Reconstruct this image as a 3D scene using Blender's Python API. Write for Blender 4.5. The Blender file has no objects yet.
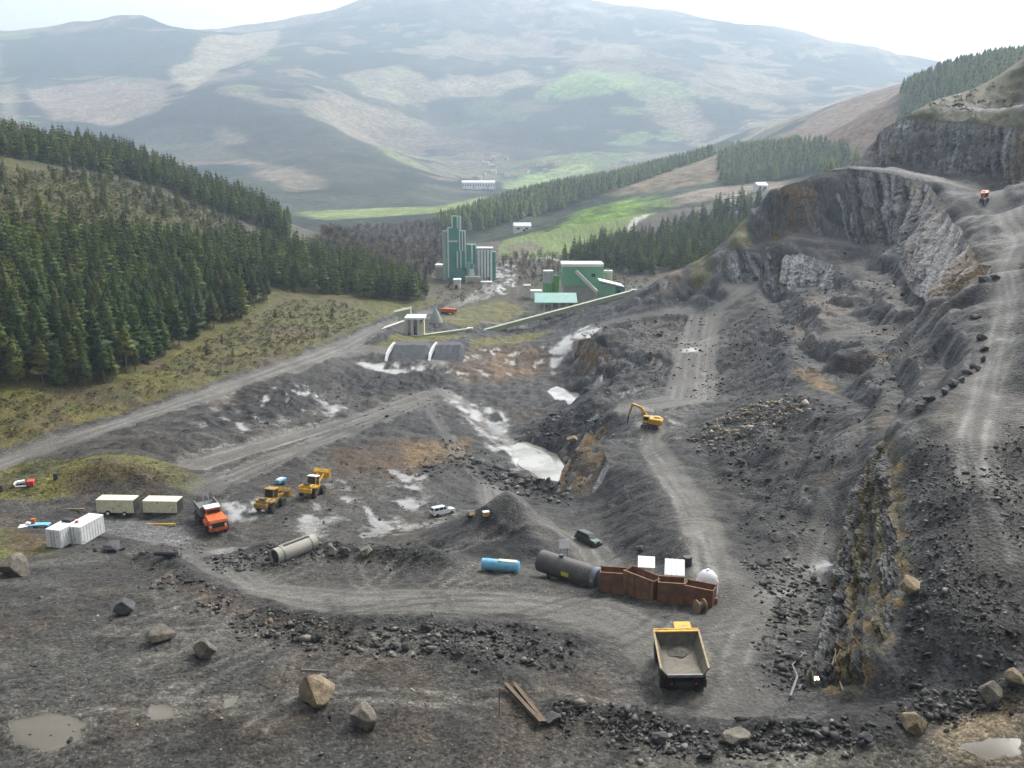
import bpy, bmesh, math, random, time
import numpy as np
from mathutils import Vector, Matrix
T0 = time.time()
random.seed(7)
rng = np.random.default_rng(11)
scene = bpy.context.scene
C = scene.collection

# ------------------------------------------------------------------ camera, sky, sun, exposure
F, PITCH, CAMZ = 900.0, math.radians(13.5), 46.0
cam_d = bpy.data.cameras.new('camera')
cam_d.sensor_width = 36.0
cam_d.lens = F / 1024 * 36
cam_d.clip_start, cam_d.clip_end = 0.5, 30000
cam = bpy.data.objects.new('camera', cam_d)
C.objects.link(cam)
cam.location = (0, 0, CAMZ)
cam.rotation_euler = (math.pi / 2 - PITCH, 0, 0)
scene.camera = cam

SUN_EL, SUN_AZ = math.radians(44), math.radians(34)      # azimuth from +Y towards +X
world = bpy.data.worlds.new('World')
scene.world = world
world.use_nodes = True
wn, wl = world.node_tree.nodes, world.node_tree.links
wn.clear()
sky = wn.new('ShaderNodeTexSky')
sky.sky_type = 'NISHITA'
sky.sun_disc = False
sky.sun_elevation = SUN_EL
sky.sun_rotation = SUN_AZ
sky.air_density, sky.dust_density, sky.ozone_density = 1.0, 6.0, 1.0
hs = wn.new('ShaderNodeHueSaturation')
hs.inputs['Saturation'].default_value = 0.2
bg = wn.new('ShaderNodeBackground')
bg.inputs['Strength'].default_value = 0.15
wo = wn.new('ShaderNodeOutputWorld')
wl.new(sky.outputs[0], hs.inputs['Color'])
wl.new(hs.outputs[0], bg.inputs[0])
wl.new(bg.outputs[0], wo.inputs[0])
sun_d = bpy.data.lights.new('sun', 'SUN')
sun_d.energy = 1.5
sun_d.angle = math.radians(10)
sun_d.color = (1.0, 0.965, 0.91)
sun = bpy.data.objects.new('sun', sun_d)
C.objects.link(sun)
sdir = Vector((math.sin(SUN_AZ) * math.cos(SUN_EL), math.cos(SUN_AZ) * math.cos(SUN_EL), math.sin(SUN_EL)))
sun.rotation_euler = sdir.to_track_quat('Z', 'Y').to_euler()
scene.view_settings.view_transform = 'Standard'
scene.view_settings.look = 'None'
scene.view_settings.gamma = 1.0
scene.view_settings.use_curve_mapping = False
scene.view_settings.exposure = 0.9
scene.cycles.use_denoising = True
scene.cycles.max_bounces = 4
scene.cycles.diffuse_bounces = 2
scene.cycles.adaptive_threshold = .02
scene.cycles.volume_bounces = 1
scene.cycles.transparent_max_bounces = 8

# ------------------------------------------------------------------ maths helpers
SP, CP = math.sin(PITCH), math.cos(PITCH)
def ray(px, py):
    cx, cy = (px - 512) / F, (384 - py) / F
    return np.array([cx, CP + cy * SP, -SP + cy * CP])
def at_D(px, py, D):
    r = ray(px, py)
    return np.array([0, 0, CAMZ]) + r * (D / r[1])

def _h(i, j, k, seed):
    n = (i.astype(np.int64) * 374761393 + j.astype(np.int64) * 668265263 + k.astype(np.int64) * 2147483647 + seed * 1274126177) & 0xFFFFFFFF
    n = ((n ^ (n >> 13)) * 1274126177) & 0xFFFFFFFF
    return ((n ^ (n >> 16)) & 0xFFFF).astype(np.float32) / 32767.5 - 1.0
def noise2(x, y, seed=0):
    i, j = np.floor(x), np.floor(y)
    u, v = (x - i).astype(np.float32), (y - j).astype(np.float32)
    u, v = u * u * (3 - 2 * u), v * v * (3 - 2 * v)
    i, j = i.astype(np.int64), j.astype(np.int64)
    z = np.zeros_like(i)
    a, b, c, d = _h(i, j, z, seed), _h(i + 1, j, z, seed), _h(i, j + 1, z, seed), _h(i + 1, j + 1, z, seed)
    return (a * (1 - u) + b * u) * (1 - v) + (c * (1 - u) + d * u) * v
def noise3(x, y, z, seed=0):
    k = np.floor(z)
    w = (z - k).astype(np.float32)
    w = w * w * (3 - 2 * w)
    i, j = np.floor(x), np.floor(y)
    u, v = (x - i).astype(np.float32), (y - j).astype(np.float32)
    u, v = u * u * (3 - 2 * u), v * v * (3 - 2 * v)
    i, j, k = i.astype(np.int64), j.astype(np.int64), k.astype(np.int64)
    r = 0
    for dk, wk in ((0, 1 - w), (1, w)):
        a, b = _h(i, j, k + dk, seed), _h(i + 1, j, k + dk, seed)
        c, d = _h(i, j + 1, k + dk, seed), _h(i + 1, j + 1, k + dk, seed)
        r = r + wk * ((a * (1 - u) + b * u) * (1 - v) + (c * (1 - u) + d * u) * v)
    return r
def fbm2(x, y, scale, octs=4, seed=0, gain=0.5):
    s, a, tot = 0, 1.0, 0
    f = 1.0 / scale
    for o in range(octs):
        s = s + a * noise2(x * f + 17.3 * o, y * f - 9.1 * o, seed + o)
        tot += a
        a *= gain
        f *= 2.03
    return s / tot
def sstep(a, b, x):
    t = np.clip((x - a) / (b - a), 0, 1)
    return t * t * (3 - 2 * t)

class RBF:
    def __init__(self, P, c, lam=0.0):
        P = np.array(P, float)
        # merge points that fall together
        key, keep = {}, []
        for q in P:
            k = (round(q[0] / (c * .35)), round(q[1] / (c * .35)))
            if k not in key:
                key[k] = 1
                keep.append(q)
        P = np.array(keep)
        self.xy, self.c = P[:, :2], c
        d = np.sqrt(((self.xy[:, None] - self.xy[None]) ** 2).sum(-1) + c * c)
        n = len(P)
        A = np.zeros((n + 3, n + 3))
        A[:n, :n] = d - lam * np.eye(n)
        A[:n, n] = 1
        A[:n, n + 1:] = self.xy / 100
        A[n:, :n] = A[:n, n:].T
        b = np.zeros(n + 3)
        b[:n] = P[:, 2]
        self.w = np.linalg.solve(A, b)
    def __call__(self, x, y):
        shp = x.shape
        x, y = x.ravel().astype(np.float32), y.ravel().astype(np.float32)
        out = np.empty(len(x), np.float32)
        w = self.w.astype(np.float32)
        n = len(self.xy)
        cx, cy = self.xy.astype(np.float32).T
        for s in range(0, len(x), 20000):
            xs, ys = x[s:s + 20000, None], y[s:s + 20000, None]
            r = (xs - cx) ** 2
            r += (ys - cy) ** 2
            r += self.c ** 2
            np.sqrt(r, out=r)
            out[s:s + 20000] = r @ w[:n] + w[n] + (xs[:, 0] * w[n + 1] + ys[:, 0] * w[n + 2]) / 100
        return out.reshape(shp)

# ------------------------------------------------------------------ terrain control: (px, py, forward distance) points read off the photograph
core = []
def pt(*t):
    for (px, py, D) in t:
        core.append(at_D(px, py, D))
def ln(*t, n=4):
    for a, b in zip(t[:-1], t[1:]):
        m = max(1, int(round(math.hypot(a[0] - b[0], a[1] - b[1]) / 16)))
        for i in range(m):
            f = i / m
            core.append(at_D(a[0] + (b[0] - a[0]) * f, a[1] + (b[1] - a[1]) * f, a[2] + (b[2] - a[2]) * f))
    core.append(at_D(*t[-1]))
def wp(*t):
    for q in t:
        core.append(np.array(q, float))
# foreground bench
pt((0, 768, 61.5), (125, 768, 61.5), (250, 768, 61.5), (375, 768, 61.5), (500, 768, 61.2), (620, 768, 61), (0, 700, 69.5), (100, 720, 67), (200, 700, 70.5), (300, 710, 69), (400, 720, 67.5), (500, 720, 67.5),
   (0, 640, 82), (100, 650, 80), (200, 650, 80), (300, 665, 77), (400, 670, 76), (480, 690, 72.5), (0, 600, 95), (60, 580, 103), (120, 600, 95), (180, 610, 91.5), (240, 630, 86),
   (20, 556, 122), (100, 556, 121), (150, 556, 120))
ln((150, 566, 114), (190, 585, 101), (240, 608, 92), (330, 634, 83.6), (420, 634, 83), (500, 636, 82.5), (570, 650, 79.5))          # berm crest
ln((215, 583, 104), (260, 601, 97), (330, 614, 92.5), (420, 614, 91.5), (500, 614, 91.3), (590, 625, 88.5))            # road behind it
ln((560, 700, 71.0), (640, 720, 67.6), (740, 735, 65.3), (830, 725, 65.6), (900, 712, 66.0), (1000, 690, 65.5))    # bottom berm crest
ln((560, 690, 72.7), (660, 700, 71.4), (740, 706, 70.2), (790, 700, 71.2))
ln((640, 755, 62.0), (760, 758, 61.2), (880, 752, 60.6), (960, 735, 61.0), (1024, 715, 61.4))
pt((1024, 760, 57), (900, 768, 59.5))
# haul road across
ln((250, 592, 100.5), (400, 595, 98.3), (560, 600, 96), (640, 612, 92), (690, 650, 80.0), (740, 640, 82.5), (760, 600, 92.5))
pt((600, 640, 82), (620, 670, 76.3), (690, 690, 73), (760, 675, 75))
ln((250, 575, 108), (330, 566, 112), (400, 566, 110.5), (470, 575, 106), (540, 582, 103), (620, 592, 99), (700, 602, 95), (740, 590, 96))
# yard edge berm with pipe
ln((210, 563, 119), (270, 550, 121.5), (330, 551, 117), (400, 552, 114.5), (440, 556, 111.5))
wp((-8, 124, -10), (0, 122, -10), (8, 120, -10), (14, 118, -9), (-14, 128, -12), (20, 112, -6))
# yard
pt((30, 545, 126.5), (60, 520, 143), (160, 520, 144.5), (200, 548, 131), (240, 535, 137), (300, 530, 140), (120, 535, 133), (0, 530, 135), (0, 500, 150),
   (205, 515, 146), (260, 505, 153), (320, 492, 166), (400, 530, 145.5), (350, 500, 162), (440, 520, 152), (420, 490, 172), (380, 470, 185), (440, 470, 187), (340, 465, 188), (250, 480, 172), (470, 500, 168))
ln((0, 478, 159), (60, 470, 160), (110, 464, 160), (170, 475, 160))     # grass mound
pt((0, 497, 151), (60, 500, 151), (120, 490, 155), (190, 490, 158))
# conical spoil heap
pt((508, 492, 137.5), (512, 500, 136), (478, 545, 128), (535, 545, 126), (500, 540, 131), (470, 520, 146), (540, 515, 152))
# left haul road and the hollow beside it
ln((0, 462, 176), (100, 428, 201), (200, 396, 232), (300, 362, 282), (345, 345, 312), (385, 325, 345))
pt((0, 480, 168), (60, 455, 180), (120, 445, 186), (200, 440, 193), (250, 425, 212), (190, 466, 178), (300, 436, 214), (370, 412, 243), (430, 392, 275), (330, 402, 256), (330, 390, 266), (300, 375, 276),
   (400, 375, 296), (360, 360, 306), (250, 395, 242), (280, 388, 251), (380, 378, 283), (230, 405, 232), (430, 420, 240), (400, 440, 216), (350, 440, 214), (450, 440, 218), (480, 400, 268), (400, 355, 313), (440, 362, 306))
# pit and ponds
pt((510, 440, 228), (545, 460, 211), (490, 425, 246), (530, 425, 236), (500, 455, 214), (520, 474, 202), (560, 474, 200), (540, 470, 203))
pt((450, 400, 266), (465, 440, 221), (490, 470, 196), (520, 490, 186), (560, 490, 180), (500, 495, 176), (530, 510, 158), (560, 530, 142), (590, 548, 131.5), (600, 560, 125))
ln((590, 398, 236), (600, 415, 224), (603, 432, 212), (598, 448, 203))
pt((560, 438, 221), (520, 432, 234), (540, 412, 254), (560, 412, 250), (575, 452, 206))
pt((563, 392, 279), (550, 388, 283), (580, 394, 274))
ln((570, 335, 340), (592, 338, 302), (606, 348, 292), (600, 365, 276), (595, 385, 255))
ln((572, 368, 306), (578, 380, 288))
pt((620, 370, 270), (650, 360, 262), (640, 330, 300), (600, 312, 370), (560, 330, 372), (540, 360, 322), (520, 380, 298), (500, 360, 330), (480, 340, 355), (540, 340, 360))
ln((655, 350, 268), (668, 370, 250), (650, 385, 240), (615, 395, 232))
ln((650, 395, 228), (625, 408, 221), (606, 420, 214))
# ochre buttress + ramp
ln((604, 440, 192), (612, 455, 180), (618, 470, 170))
ln((574, 455, 186), (566, 480, 180), (580, 496, 169), (598, 500, 162))
ln((632, 425, 200), (632, 448, 188), (642, 470, 163), (660, 510, 137), (676, 540, 117), (690, 575, 101))
ln((650, 430, 197), (664, 460, 170), (692, 500, 140), (710, 540, 116), (722, 578, 99.5))
ln((705, 450, 172), (722, 500, 138), (738, 555, 109))
ln((590, 508, 158), (610, 540, 134.5), (640, 562, 116.5), (665, 576, 106))
pt((630, 510, 146), (640, 535, 128))
# plateau by the excavator and the way up
pt((690, 380, 245), (640, 405, 219), (700, 400, 221), (690, 425, 198), (700, 340, 290), (700, 312, 320), (670, 330, 302), (745, 320, 288), (760, 300, 310), (720, 370, 252), (640, 306, 352))
# rubble pile
pt((745, 412, 190), (775, 404, 186), (705, 442, 180), (735, 440, 172), (800, 400, 178), (770, 430, 168))
# talus and middle slopes
ln((860, 282, 262), (835, 292, 255), (815, 320, 240), (806, 345, 220), (800, 365, 207))
ln((722, 394, 224), (752, 390, 214), (780, 392, 198))
pt((770, 350, 246), (745, 370, 240), (790, 300, 285))
ln((806, 368, 204), (800, 382, 196))
pt((830, 358, 199), (900, 350, 188), (940, 345, 166), (870, 320, 225), (880, 300, 236), (930, 300, 190), (915, 320, 205), (900, 335, 200))
ln((830, 378, 188), (890, 372, 172), (925, 385, 135))
pt((800, 450, 150), (760, 500, 135), (742, 560, 107), (880, 420, 130), (850, 432, 135), (800, 530, 114), (795, 580, 99.5), (835, 565, 101), (840, 500, 117), (760, 450, 156), (780, 475, 142), (780, 540, 113), (850, 460, 124))
# near rock face
ln((886, 436, 112), (893, 470, 100), (903, 520, 89), (908, 560, 82), (905, 600, 76.5), (885, 650, 71.8), (862, 690, 70.2))
ln((858, 505, 112.5), (845, 555, 103), (836, 600, 91), (822, 640, 82), (812, 672, 75.5), (806, 690, 72.6))
pt((760, 640, 82.5), (790, 620, 87.3), (790, 660, 78.2), (780, 685, 73.8))
pt((950, 600, 73.5), (1000, 600, 72.5), (950, 520, 84), (930, 480, 92), (980, 660, 67.3), (930, 660, 69.3), (1010, 690, 64.3))
# upper haul road on the right
ln((1024, 232, 218), (1003, 272, 178), (1008, 300, 156), (1000, 340, 135), (985, 380, 117), (975, 440, 95), (980, 490, 85), (1000, 560, 76.5))
ln((958, 292, 172), (950, 310, 160), (985, 336, 140), (960, 370, 126), (918, 407, 113), (905, 430, 107))
pt((1024, 400, 112), (1024, 480, 89), (1024, 340, 138), (1024, 280, 180), (930, 440, 100))
# benches and cliffs
ln((905, 118, 372), (950, 121, 350), (1000, 125, 325), (1060, 128, 300))
ln((880, 166, 362), (930, 170, 342), (985, 179, 314), (1050, 186, 291))
pt((880, 140, 380), (866, 150, 385), (920, 110, 395), (960, 98, 392), (1000, 75, 385), (1024, 62, 375), (1000, 110, 358), (1040, 110, 345))
ln((825, 172, 350), (850, 168, 345), (900, 175, 324), (935, 184, 303), (950, 206, 269), (975, 246, 210), (985, 262, 192))
ln((770, 192, 358), (800, 184, 352), (825, 172, 352))
ln((764, 238, 346), (800, 229, 336), (850, 234, 325), (898, 242, 300), (912, 268, 250), (925, 285, 216))
ln((780, 247, 330), (830, 263, 310), (880, 284, 262), (905, 291, 236))
pt((985, 200, 285), (1000, 220, 250), (960, 190, 300))
ln((735, 238, 346), (750, 245, 342), (762, 250, 338))
ln((712, 282, 330), (745, 281, 326), (770, 280, 322))
pt((700, 265, 352), (690, 285, 340), (662, 278, 356), (654, 296, 344), (690, 300, 334), (725, 290, 322))
# behind the ridge
wp(*[tuple(at_D(px, 300, D)[:2]) + (z,) for (px, D, z) in ((720, 440, -4), (780, 440, -2), (850, 450, 10), (900, 470, 35), (960, 480, 60), (1024, 500, 70), (680, 430, -10), (760, 380, 14), (700, 385, 2), (830, 395, 25), (870, 420, 38))])
# plant valley
pt((640, 296, 425), (600, 300, 440), (560, 312, 418), (520, 310, 430), (480, 300, 462), (450, 280, 530), (500, 285, 495), (540, 290, 480), (400, 335, 345), (370, 330, 352), (430, 320, 385), (440, 345, 330), (480, 325, 385),
   (420, 312, 405), (460, 262, 590), (520, 268, 570), (600, 270, 540), (560, 300, 450))
# left hill
ln((0, 143, 540), (60, 150, 560), (120, 162, 580), (200, 190, 600), (260, 212, 600), (300, 238, 580), (350, 262, 540), (400, 284, 480), (436, 300, 440))
pt((0, 385, 215), (100, 388, 226), (160, 365, 258), (220, 340, 300), (280, 312, 355), (340, 310, 375), (390, 312, 395), (0, 300, 270), (0, 220, 345), (100, 250, 355), (100, 185, 480), (0, 180, 420), (200, 260, 410),
   (200, 210, 520), (250, 250, 460), (300, 278, 430), (350, 290, 430), (50, 340, 248), (150, 310, 315), (120, 410, 215), (200, 378, 245), (300, 345, 295), (40, 430, 192))
wp((-160, 760, 0), (-250, 800, 30), (-350, 850, 50), (-60, 640, -19), (0, 640, -16), (60, 620, -10), (140, 600, -5), (220, 640, 10), (300, 650, 30), (-480, 800, 90))
# outside the frame
wp((0, 0, 43.5), (40, 0, 43.5), (-40, 0, 43.5), (0, -25, 45), (40, -25, 45), (-40, -25, 45), (0, 14, 24), (40, 14, 24), (-40, 14, 24), (0, 32, 6), (40, 32, 8), (-40, 32, 6), (0, 50, 0.6), (24, 50, 2), (40, 52, 4), (-24, 50, .5), (-60, 50, 1), (52, 60, 7), (60, 75, 15), (78, 75, 26), (65, 40, 14), (90, 120, 46), (130, 180, 58), (170, 240, 68), (220, 300, 95), (240, 400, 112), (320, 420, 110),
   (-110, 60, 3), (-100, 100, -2), (-110, 140, -8), (-130, 190, -9), (-190, 180, 8), (-260, 250, 45), (-350, 400, 95), (-430, 600, 120), (-440, 300, 100), (100, 30, 50), (150, 80, 70), (-120, 0, 45), (120, -25, 60), (300, 100, 120), (-300, 60, 60))
coreR = RBF(core, 2.0, 0.02)

far = []
def fp(*t):
    for q in t:
        far.append(at_D(*q))
fp((-120, 28, 4500), (0, 30, 4500), (140, 22, 4500), (205, 36, 4600), (260, 30, 4800), (340, 10, 5000), (400, -5, 5200), (480, -14, 5300), (560, -9, 5300), (640, 4, 5300), (700, 18, 5200), (780, 28, 5000), (860, 42, 4800), (925, 62, 4500), (1000, 70, 4500), (1150, 80, 4500))
fp((0, 75, 3600), (100, 95, 3300), (200, 75, 3500), (300, 60, 3700), (420, 46, 4300), (500, 36, 4500), (600, 45, 4400), (700, 60, 4200), (800, 72, 4000), (880, 88, 3700), (0, 115, 2800), (100, 130, 2700), (200, 145, 2450), (150, 180, 1900), (50, 160, 2200),
   (230, 88, 2950), (300, 112, 2650), (370, 145, 2350), (425, 178, 2050), (430, 115, 3350), (520, 95, 3500), (600, 78, 3500), (680, 88, 3450), (560, 145, 2950), (650, 142, 2950), (740, 132, 3000), (480, 165, 2750), (400, 150, 2900), (330, 90, 3200), (350, 185, 1750), (250, 170, 2050),
   (480, 188, 2450), (540, 182, 2550), (610, 172, 2600), (300, 207, 1500), (400, 209, 1400), (440, 200, 1750), (480, 203, 1500), (400, 230, 950), (350, 232, 950), (470, 222, 1050), (420, 250, 730), (460, 240, 830),
   (500, 212, 950), (560, 196, 1080), (640, 176, 1180), (740, 152, 1230), (820, 148, 1200), (600, 220, 830), (670, 195, 960), (560, 215, 1020), (500, 200, 1400), (600, 185, 1500), (700, 165, 1700),
   (505, 252, 620), (560, 238, 690), (620, 207, 800), (660, 213, 800), (690, 193, 900), (740, 190, 880), (560, 268, 560), (640, 245, 610), (700, 235, 640), (760, 190, 760), (610, 262, 540), (800, 190, 700),
   (700, 172, 1450), (760, 150, 1500), (800, 122, 1700), (860, 97, 1800), (900, 84, 1700), (830, 150, 1350), (880, 122, 1300), (700, 160, 2200), (790, 118, 2300), (860, 105, 2400),
   (902, 92, 1100), (940, 80, 1000), (1024, 68, 900), (1150, 58, 900), (905, 140, 850), (980, 120, 760), (860, 160, 950), (935, 90, 1500), (1024, 75, 1400))
far += [np.array(q, float) for q in ((-1200, 900, 40), (-700, 900, 60), (-500, 1000, 20), (-900, 1300, 10), (-3000, 1500, 200), (-3500, 3000, 400), (-5000, 4500, 600), (5000, 4500, 600), (3500, 2500, 450), (2000, 1200, 300), (1200, 700, 200), (-1500, 500, 150), (0, 6600, 800), (-3000, 6600, 500), (3000, 6600, 500), (600, 450, 110), (-600, 450, 60), (0, 450, -25), (300, 700, 30), (-250, 760, -10))]
farR = RBF(far, 60.0)

# ------------------------------------------------------------------ grids
def axis(segs):
    out = [segs[0][0]]
    for (a, b, s0, s1) in segs:
        v, L = a, b - a
        while v < b - 1e-6:
            s = s0 + (s1 - s0) * (v - a) / L
            v += s
            out.append(min(v, b))
    return np.array(out)
xr = axis([(0, 70, .42, .42), (70, 200, .45, 1.3), (200, 480, 1.4, 4.5)])
X1 = np.concatenate([-xr[:0:-1], xr])
Y1 = axis([(-30, 54, 2.5, 1.2), (54, 130, .36, .42), (130, 230, .42, .75), (230, 400, .75, 1.6), (400, 720, 1.8, 4.5)])
GX, GY = np.meshgrid(X1.astype(np.float32), Y1.astype(np.float32))
GZ = coreR(GX, GY)
HX1 = np.linspace(-5200, 5200, 600)
HY1 = axis([(430, 1600, 7, 9), (1600, 6500, 10, 22)])
HX, HY = np.meshgrid(HX1.astype(np.float32), HY1.astype(np.float32))
HZ = farR(HX, HY)
dist = HY
amp = np.clip((HY - 700) / 2500, 0, 1)
HZ += amp * (fbm2(HX, HY, 700, 5, 40) * 55 + (1 - np.abs(fbm2(HX + 300, HY * .6, 420, 4, 60))) * 40 - 30)

def bil(ax, ay, Z, x, y):
    x, y = np.clip(x, ax[0], ax[-1] - 1e-3), np.clip(y, ay[0], ay[-1] - 1e-3)
    i = np.clip(np.searchsorted(ax, x, 'right') - 1, 0, len(ax) - 2)
    j = np.clip(np.searchsorted(ay, y, 'right') - 1, 0, len(ay) - 2)
    u, v = (x - ax[i]) / (ax[i + 1] - ax[i]), (y - ay[j]) / (ay[j + 1] - ay[j])
    return (Z[j, i] * (1 - u) + Z[j, i + 1] * u) * (1 - v) + (Z[j + 1, i] * (1 - u) + Z[j + 1, i + 1] * u) * v
# the quarry ground runs out into the hills at its rim; the hills mesh dips below it inside
rim = np.maximum(sstep(400, 476, np.abs(GX)), sstep(615, 712, GY)) * sstep(300, 460, GY)
FZ = bil(HX1, HY1, HZ, GX, np.maximum(GY, 440))
GZ = GZ * (1 - rim) + FZ * rim
inside = (np.abs(HX) < 479) & (HY < 719)
cov = sstep(479, 440, np.abs(HX)) * sstep(719, 680, HY)
ZC = bil(X1, Y1, GZ, HX, HY)
HZ = np.where(inside, ZC - 0.3 - 8 * cov, HZ)
print('heights', time.time() - T0, len(core), GZ.shape, HZ.shape)

def height(x, y):
    x, y = np.asarray(x, float), np.asarray(y, float)
    zc = bil(X1, Y1, GZ, x, y)
    zf = bil(HX1, HY1, HZ, x, y)
    ins = (np.abs(x) < 479) & (y < 719)
    return np.where(ins, np.where(y > 440, np.maximum(zc, zf), zc), zf)
TS = np.concatenate([np.arange(8, 130, .25), np.geomspace(130, 7500, 1500)])
def hit(px, py):
    r = ray(px, py)
    r = r / r[1]
    xs, ys, zs = r[0] * TS, TS, CAMZ + r[2] * TS
    d = zs - height(xs, ys)
    k = np.argmax(d < 0)
    if d[k] >= 0:
        k = len(TS) - 1
        return Vector((xs[k], ys[k], zs[k]))
    f = d[k - 1] / (d[k - 1] - d[k] + 1e-9)
    t = TS[k - 1] + (TS[k] - TS[k - 1]) * f
    return Vector((r[0] * t, t, CAMZ + r[2] * t))
def ground(x, y):
    return float(height(np.array([x]), np.array([y]))[0])
def world_poly(pp, step=14):
    out = []
    for a, b in zip(pp, pp[1:] + pp[:1]):
        m = max(1, int(math.hypot(a[0] - b[0], a[1] - b[1]) / step))
        for i in range(m):
            h = hit(a[0] + (b[0] - a[0]) * i / m, a[1] + (b[1] - a[1]) * i / m)
            out.append((h.x, h.y))
    return np.array(out)
def world_line(pp, step=10):
    out = []
    for a, b in zip(pp[:-1], pp[1:]):
        m = max(1, int(math.hypot(a[0] - b[0], a[1] - b[1]) / step))
        for i in range(m):
            h = hit(a[0] + (b[0] - a[0]) * i / m, a[1] + (b[1] - a[1]) * i / m)
            out.append((h.x, h.y))
    h = hit(*pp[-1])
    out.append((h.x, h.y))
    return np.array(out)
def seg_dist(x, y, A, B):
    d = B - A
    L = float(d @ d) + 1e-9
    t = np.clip(((x - A[0]) * d[0] + (y - A[1]) * d[1]) / L, 0, 1)
    return np.hypot(x - A[0] - t * d[0], y - A[1] - t * d[1])
def poly_sd(x, y, P):
    ins = np.zeros(x.shape, bool)
    dm = np.full(x.shape, 1e9, np.float32)
    for a, b in zip(P, np.roll(P, -1, 0)):
        c = ((a[1] > y) != (b[1] > y)) & (x < (b[0] - a[0]) * (y - a[1]) / (b[1] - a[1] + 1e-12) + a[0])
        ins ^= c
        dm = np.minimum(dm, seg_dist(x, y, a, b))
    return np.where(ins, dm, -dm)
def poly_mask(AX, AY, ax, ay, P, soft, nz=0.0, nscale=4.0, seed=3):
    pad = soft + nz + 1
    i0, i1 = np.searchsorted(ax, P[:, 0].min() - pad), np.searchsorted(ax, P[:, 0].max() + pad)
    j0, j1 = np.searchsorted(ay, P[:, 1].min() - pad), np.searchsorted(ay, P[:, 1].max() + pad)
    M = np.zeros(AX.shape, np.float32)
    if i1 <= i0 or j1 <= j0:
        return M
    x, y = AX[j0:j1, i0:i1], AY[j0:j1, i0:i1]
    sd = poly_sd(x, y, P)
    if nz:
        sd = sd + nz * fbm2(x, y, nscale, 4, seed)
    M[j0:j1, i0:i1] = sstep(-soft, soft, sd)
    return M
def line_mask(AX, AY, ax, ay, P, w, soft, nz=0.0, nscale=3.0, seed=5):
    pad = w + soft + nz + 1
    i0, i1 = np.searchsorted(ax, P[:, 0].min() - pad), np.searchsorted(ax, P[:, 0].max() + pad)
    j0, j1 = np.searchsorted(ay, P[:, 1].min() - pad), np.searchsorted(ay, P[:, 1].max() + pad)
    M = np.zeros(AX.shape, np.float32)
    if i1 <= i0 or j1 <= j0:
        return M
    x, y = AX[j0:j1, i0:i1], AY[j0:j1, i0:i1]
    d = np.full(x.shape, 1e9, np.float32)
    for a, b in zip(P[:-1], P[1:]):
        d = np.minimum(d, seg_dist(x, y, a, b))
    if nz:
        d = d + nz * fbm2(x, y, nscale, 3, seed)
    M[j0:j1, i0:i1] = 1 - sstep(w - soft, w + soft, d)
    return M

# ------------------------------------------------------------------ what the ground is made of (world-space masks read from the photograph)
SHALE, DARK, GRAVEL, PALE, BROWN, GRASS, OCHRE, SILT, HEATH, TANR = ((.041, .0407, .039), (.016, .0164, .017), (.140, .132, .115), (.30, .295, .275), (.072, .048, .029), (.105, .098, .020), (.145, .09, .034), (.125, .112, .084), (.075, .056, .033), (.12, .09, .055))
COL = np.empty(GX.shape + (3,), np.float32)
COL[:] = SHALE
WET = np.zeros(GX.shape, np.float32)
ROUGH = np.full(GX.shape, .6, np.float32)          # how lumpy the surface is
VEG = np.zeros(GX.shape, np.float32)
n1 = fbm2(GX, GY, 22, 4, 70)
n2 = fbm2(GX, GY, 5, 4, 80)
n3 = fbm2(GX, GY, 60, 3, 90)
COL *= (1 + .45 * n1 + .4 * n2)[..., None]
t = sstep(.05, .5, n3 + .3 * n2)
COL = COL * (1 - .5 * t[..., None]) + np.array((.072, .064, .052), np.float32) * .5 * t[..., None]
t = sstep(128, 112, GY) * sstep(26, 10, GX)
COL = COL * (1 - .75 * t[..., None]) + np.array((.063, .060, .052), np.float32) * (1 + .4 * n1 + .35 * n2)[..., None] * .75 * t[..., None]
def blend(m, c, k=1.0):
    rows = np.flatnonzero(m.any(1))
    if not len(rows):
        return
    cl = np.flatnonzero(m[rows[0]:rows[-1] + 1].any(0))
    s = np.s_[rows[0]:rows[-1] + 1, cl[0]:cl[-1] + 1]
    w = (m[s] * k)[..., None]
    COL[s] = COL[s] * (1 - w) + np.array(c, np.float32) * w
def gpoly(pp, soft=1.0, nz=1.0, ns=4.0, seed=3):
    return poly_mask(GX, GY, X1, Y1, world_poly(pp), soft, nz, ns, seed)
def gline(pp, w, soft=.6, nz=.5, ns=4.0, seed=5):
    return line_mask(GX, GY, X1, Y1, world_line(pp), w, soft, nz, ns, seed)
# left hillside: everything beyond the haul road
roadL = [(-40, 470), (0, 452), (50, 433), (100, 418), (150, 403), (200, 386), (250, 370), (300, 352), (345, 336), (380, 318), (442, 304)]
PW = world_line(roadL)
P = np.concatenate([PW, np.array([(-30, 560), (-40, 700), (-475, 715), (-475, 60), (-160, 120)])])
hillm = poly_mask(GX, GY, X1, Y1, P, 1.2, 1.5, 5, 8)
g = np.array(GRASS) * .6 + np.array(HEATH) * .3
blend(hillm, g, .95)
blend(hillm * sstep(-.1, .25, fbm2(GX, GY, 20, 4, 101)), HEATH, .8)
blend(hillm * sstep(.05, .4, fbm2(GX, GY, 14, 4, 102)), GRASS, .7)
blend(hillm * sstep(.1, .5, fbm2(GX, GY, 7, 3, 103)), (.045, .055, .018), .6)
blend(hillm * sstep(300, 360, GY), (.068, .068, .018), .6)
VEG = np.maximum(VEG, hillm)
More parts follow.
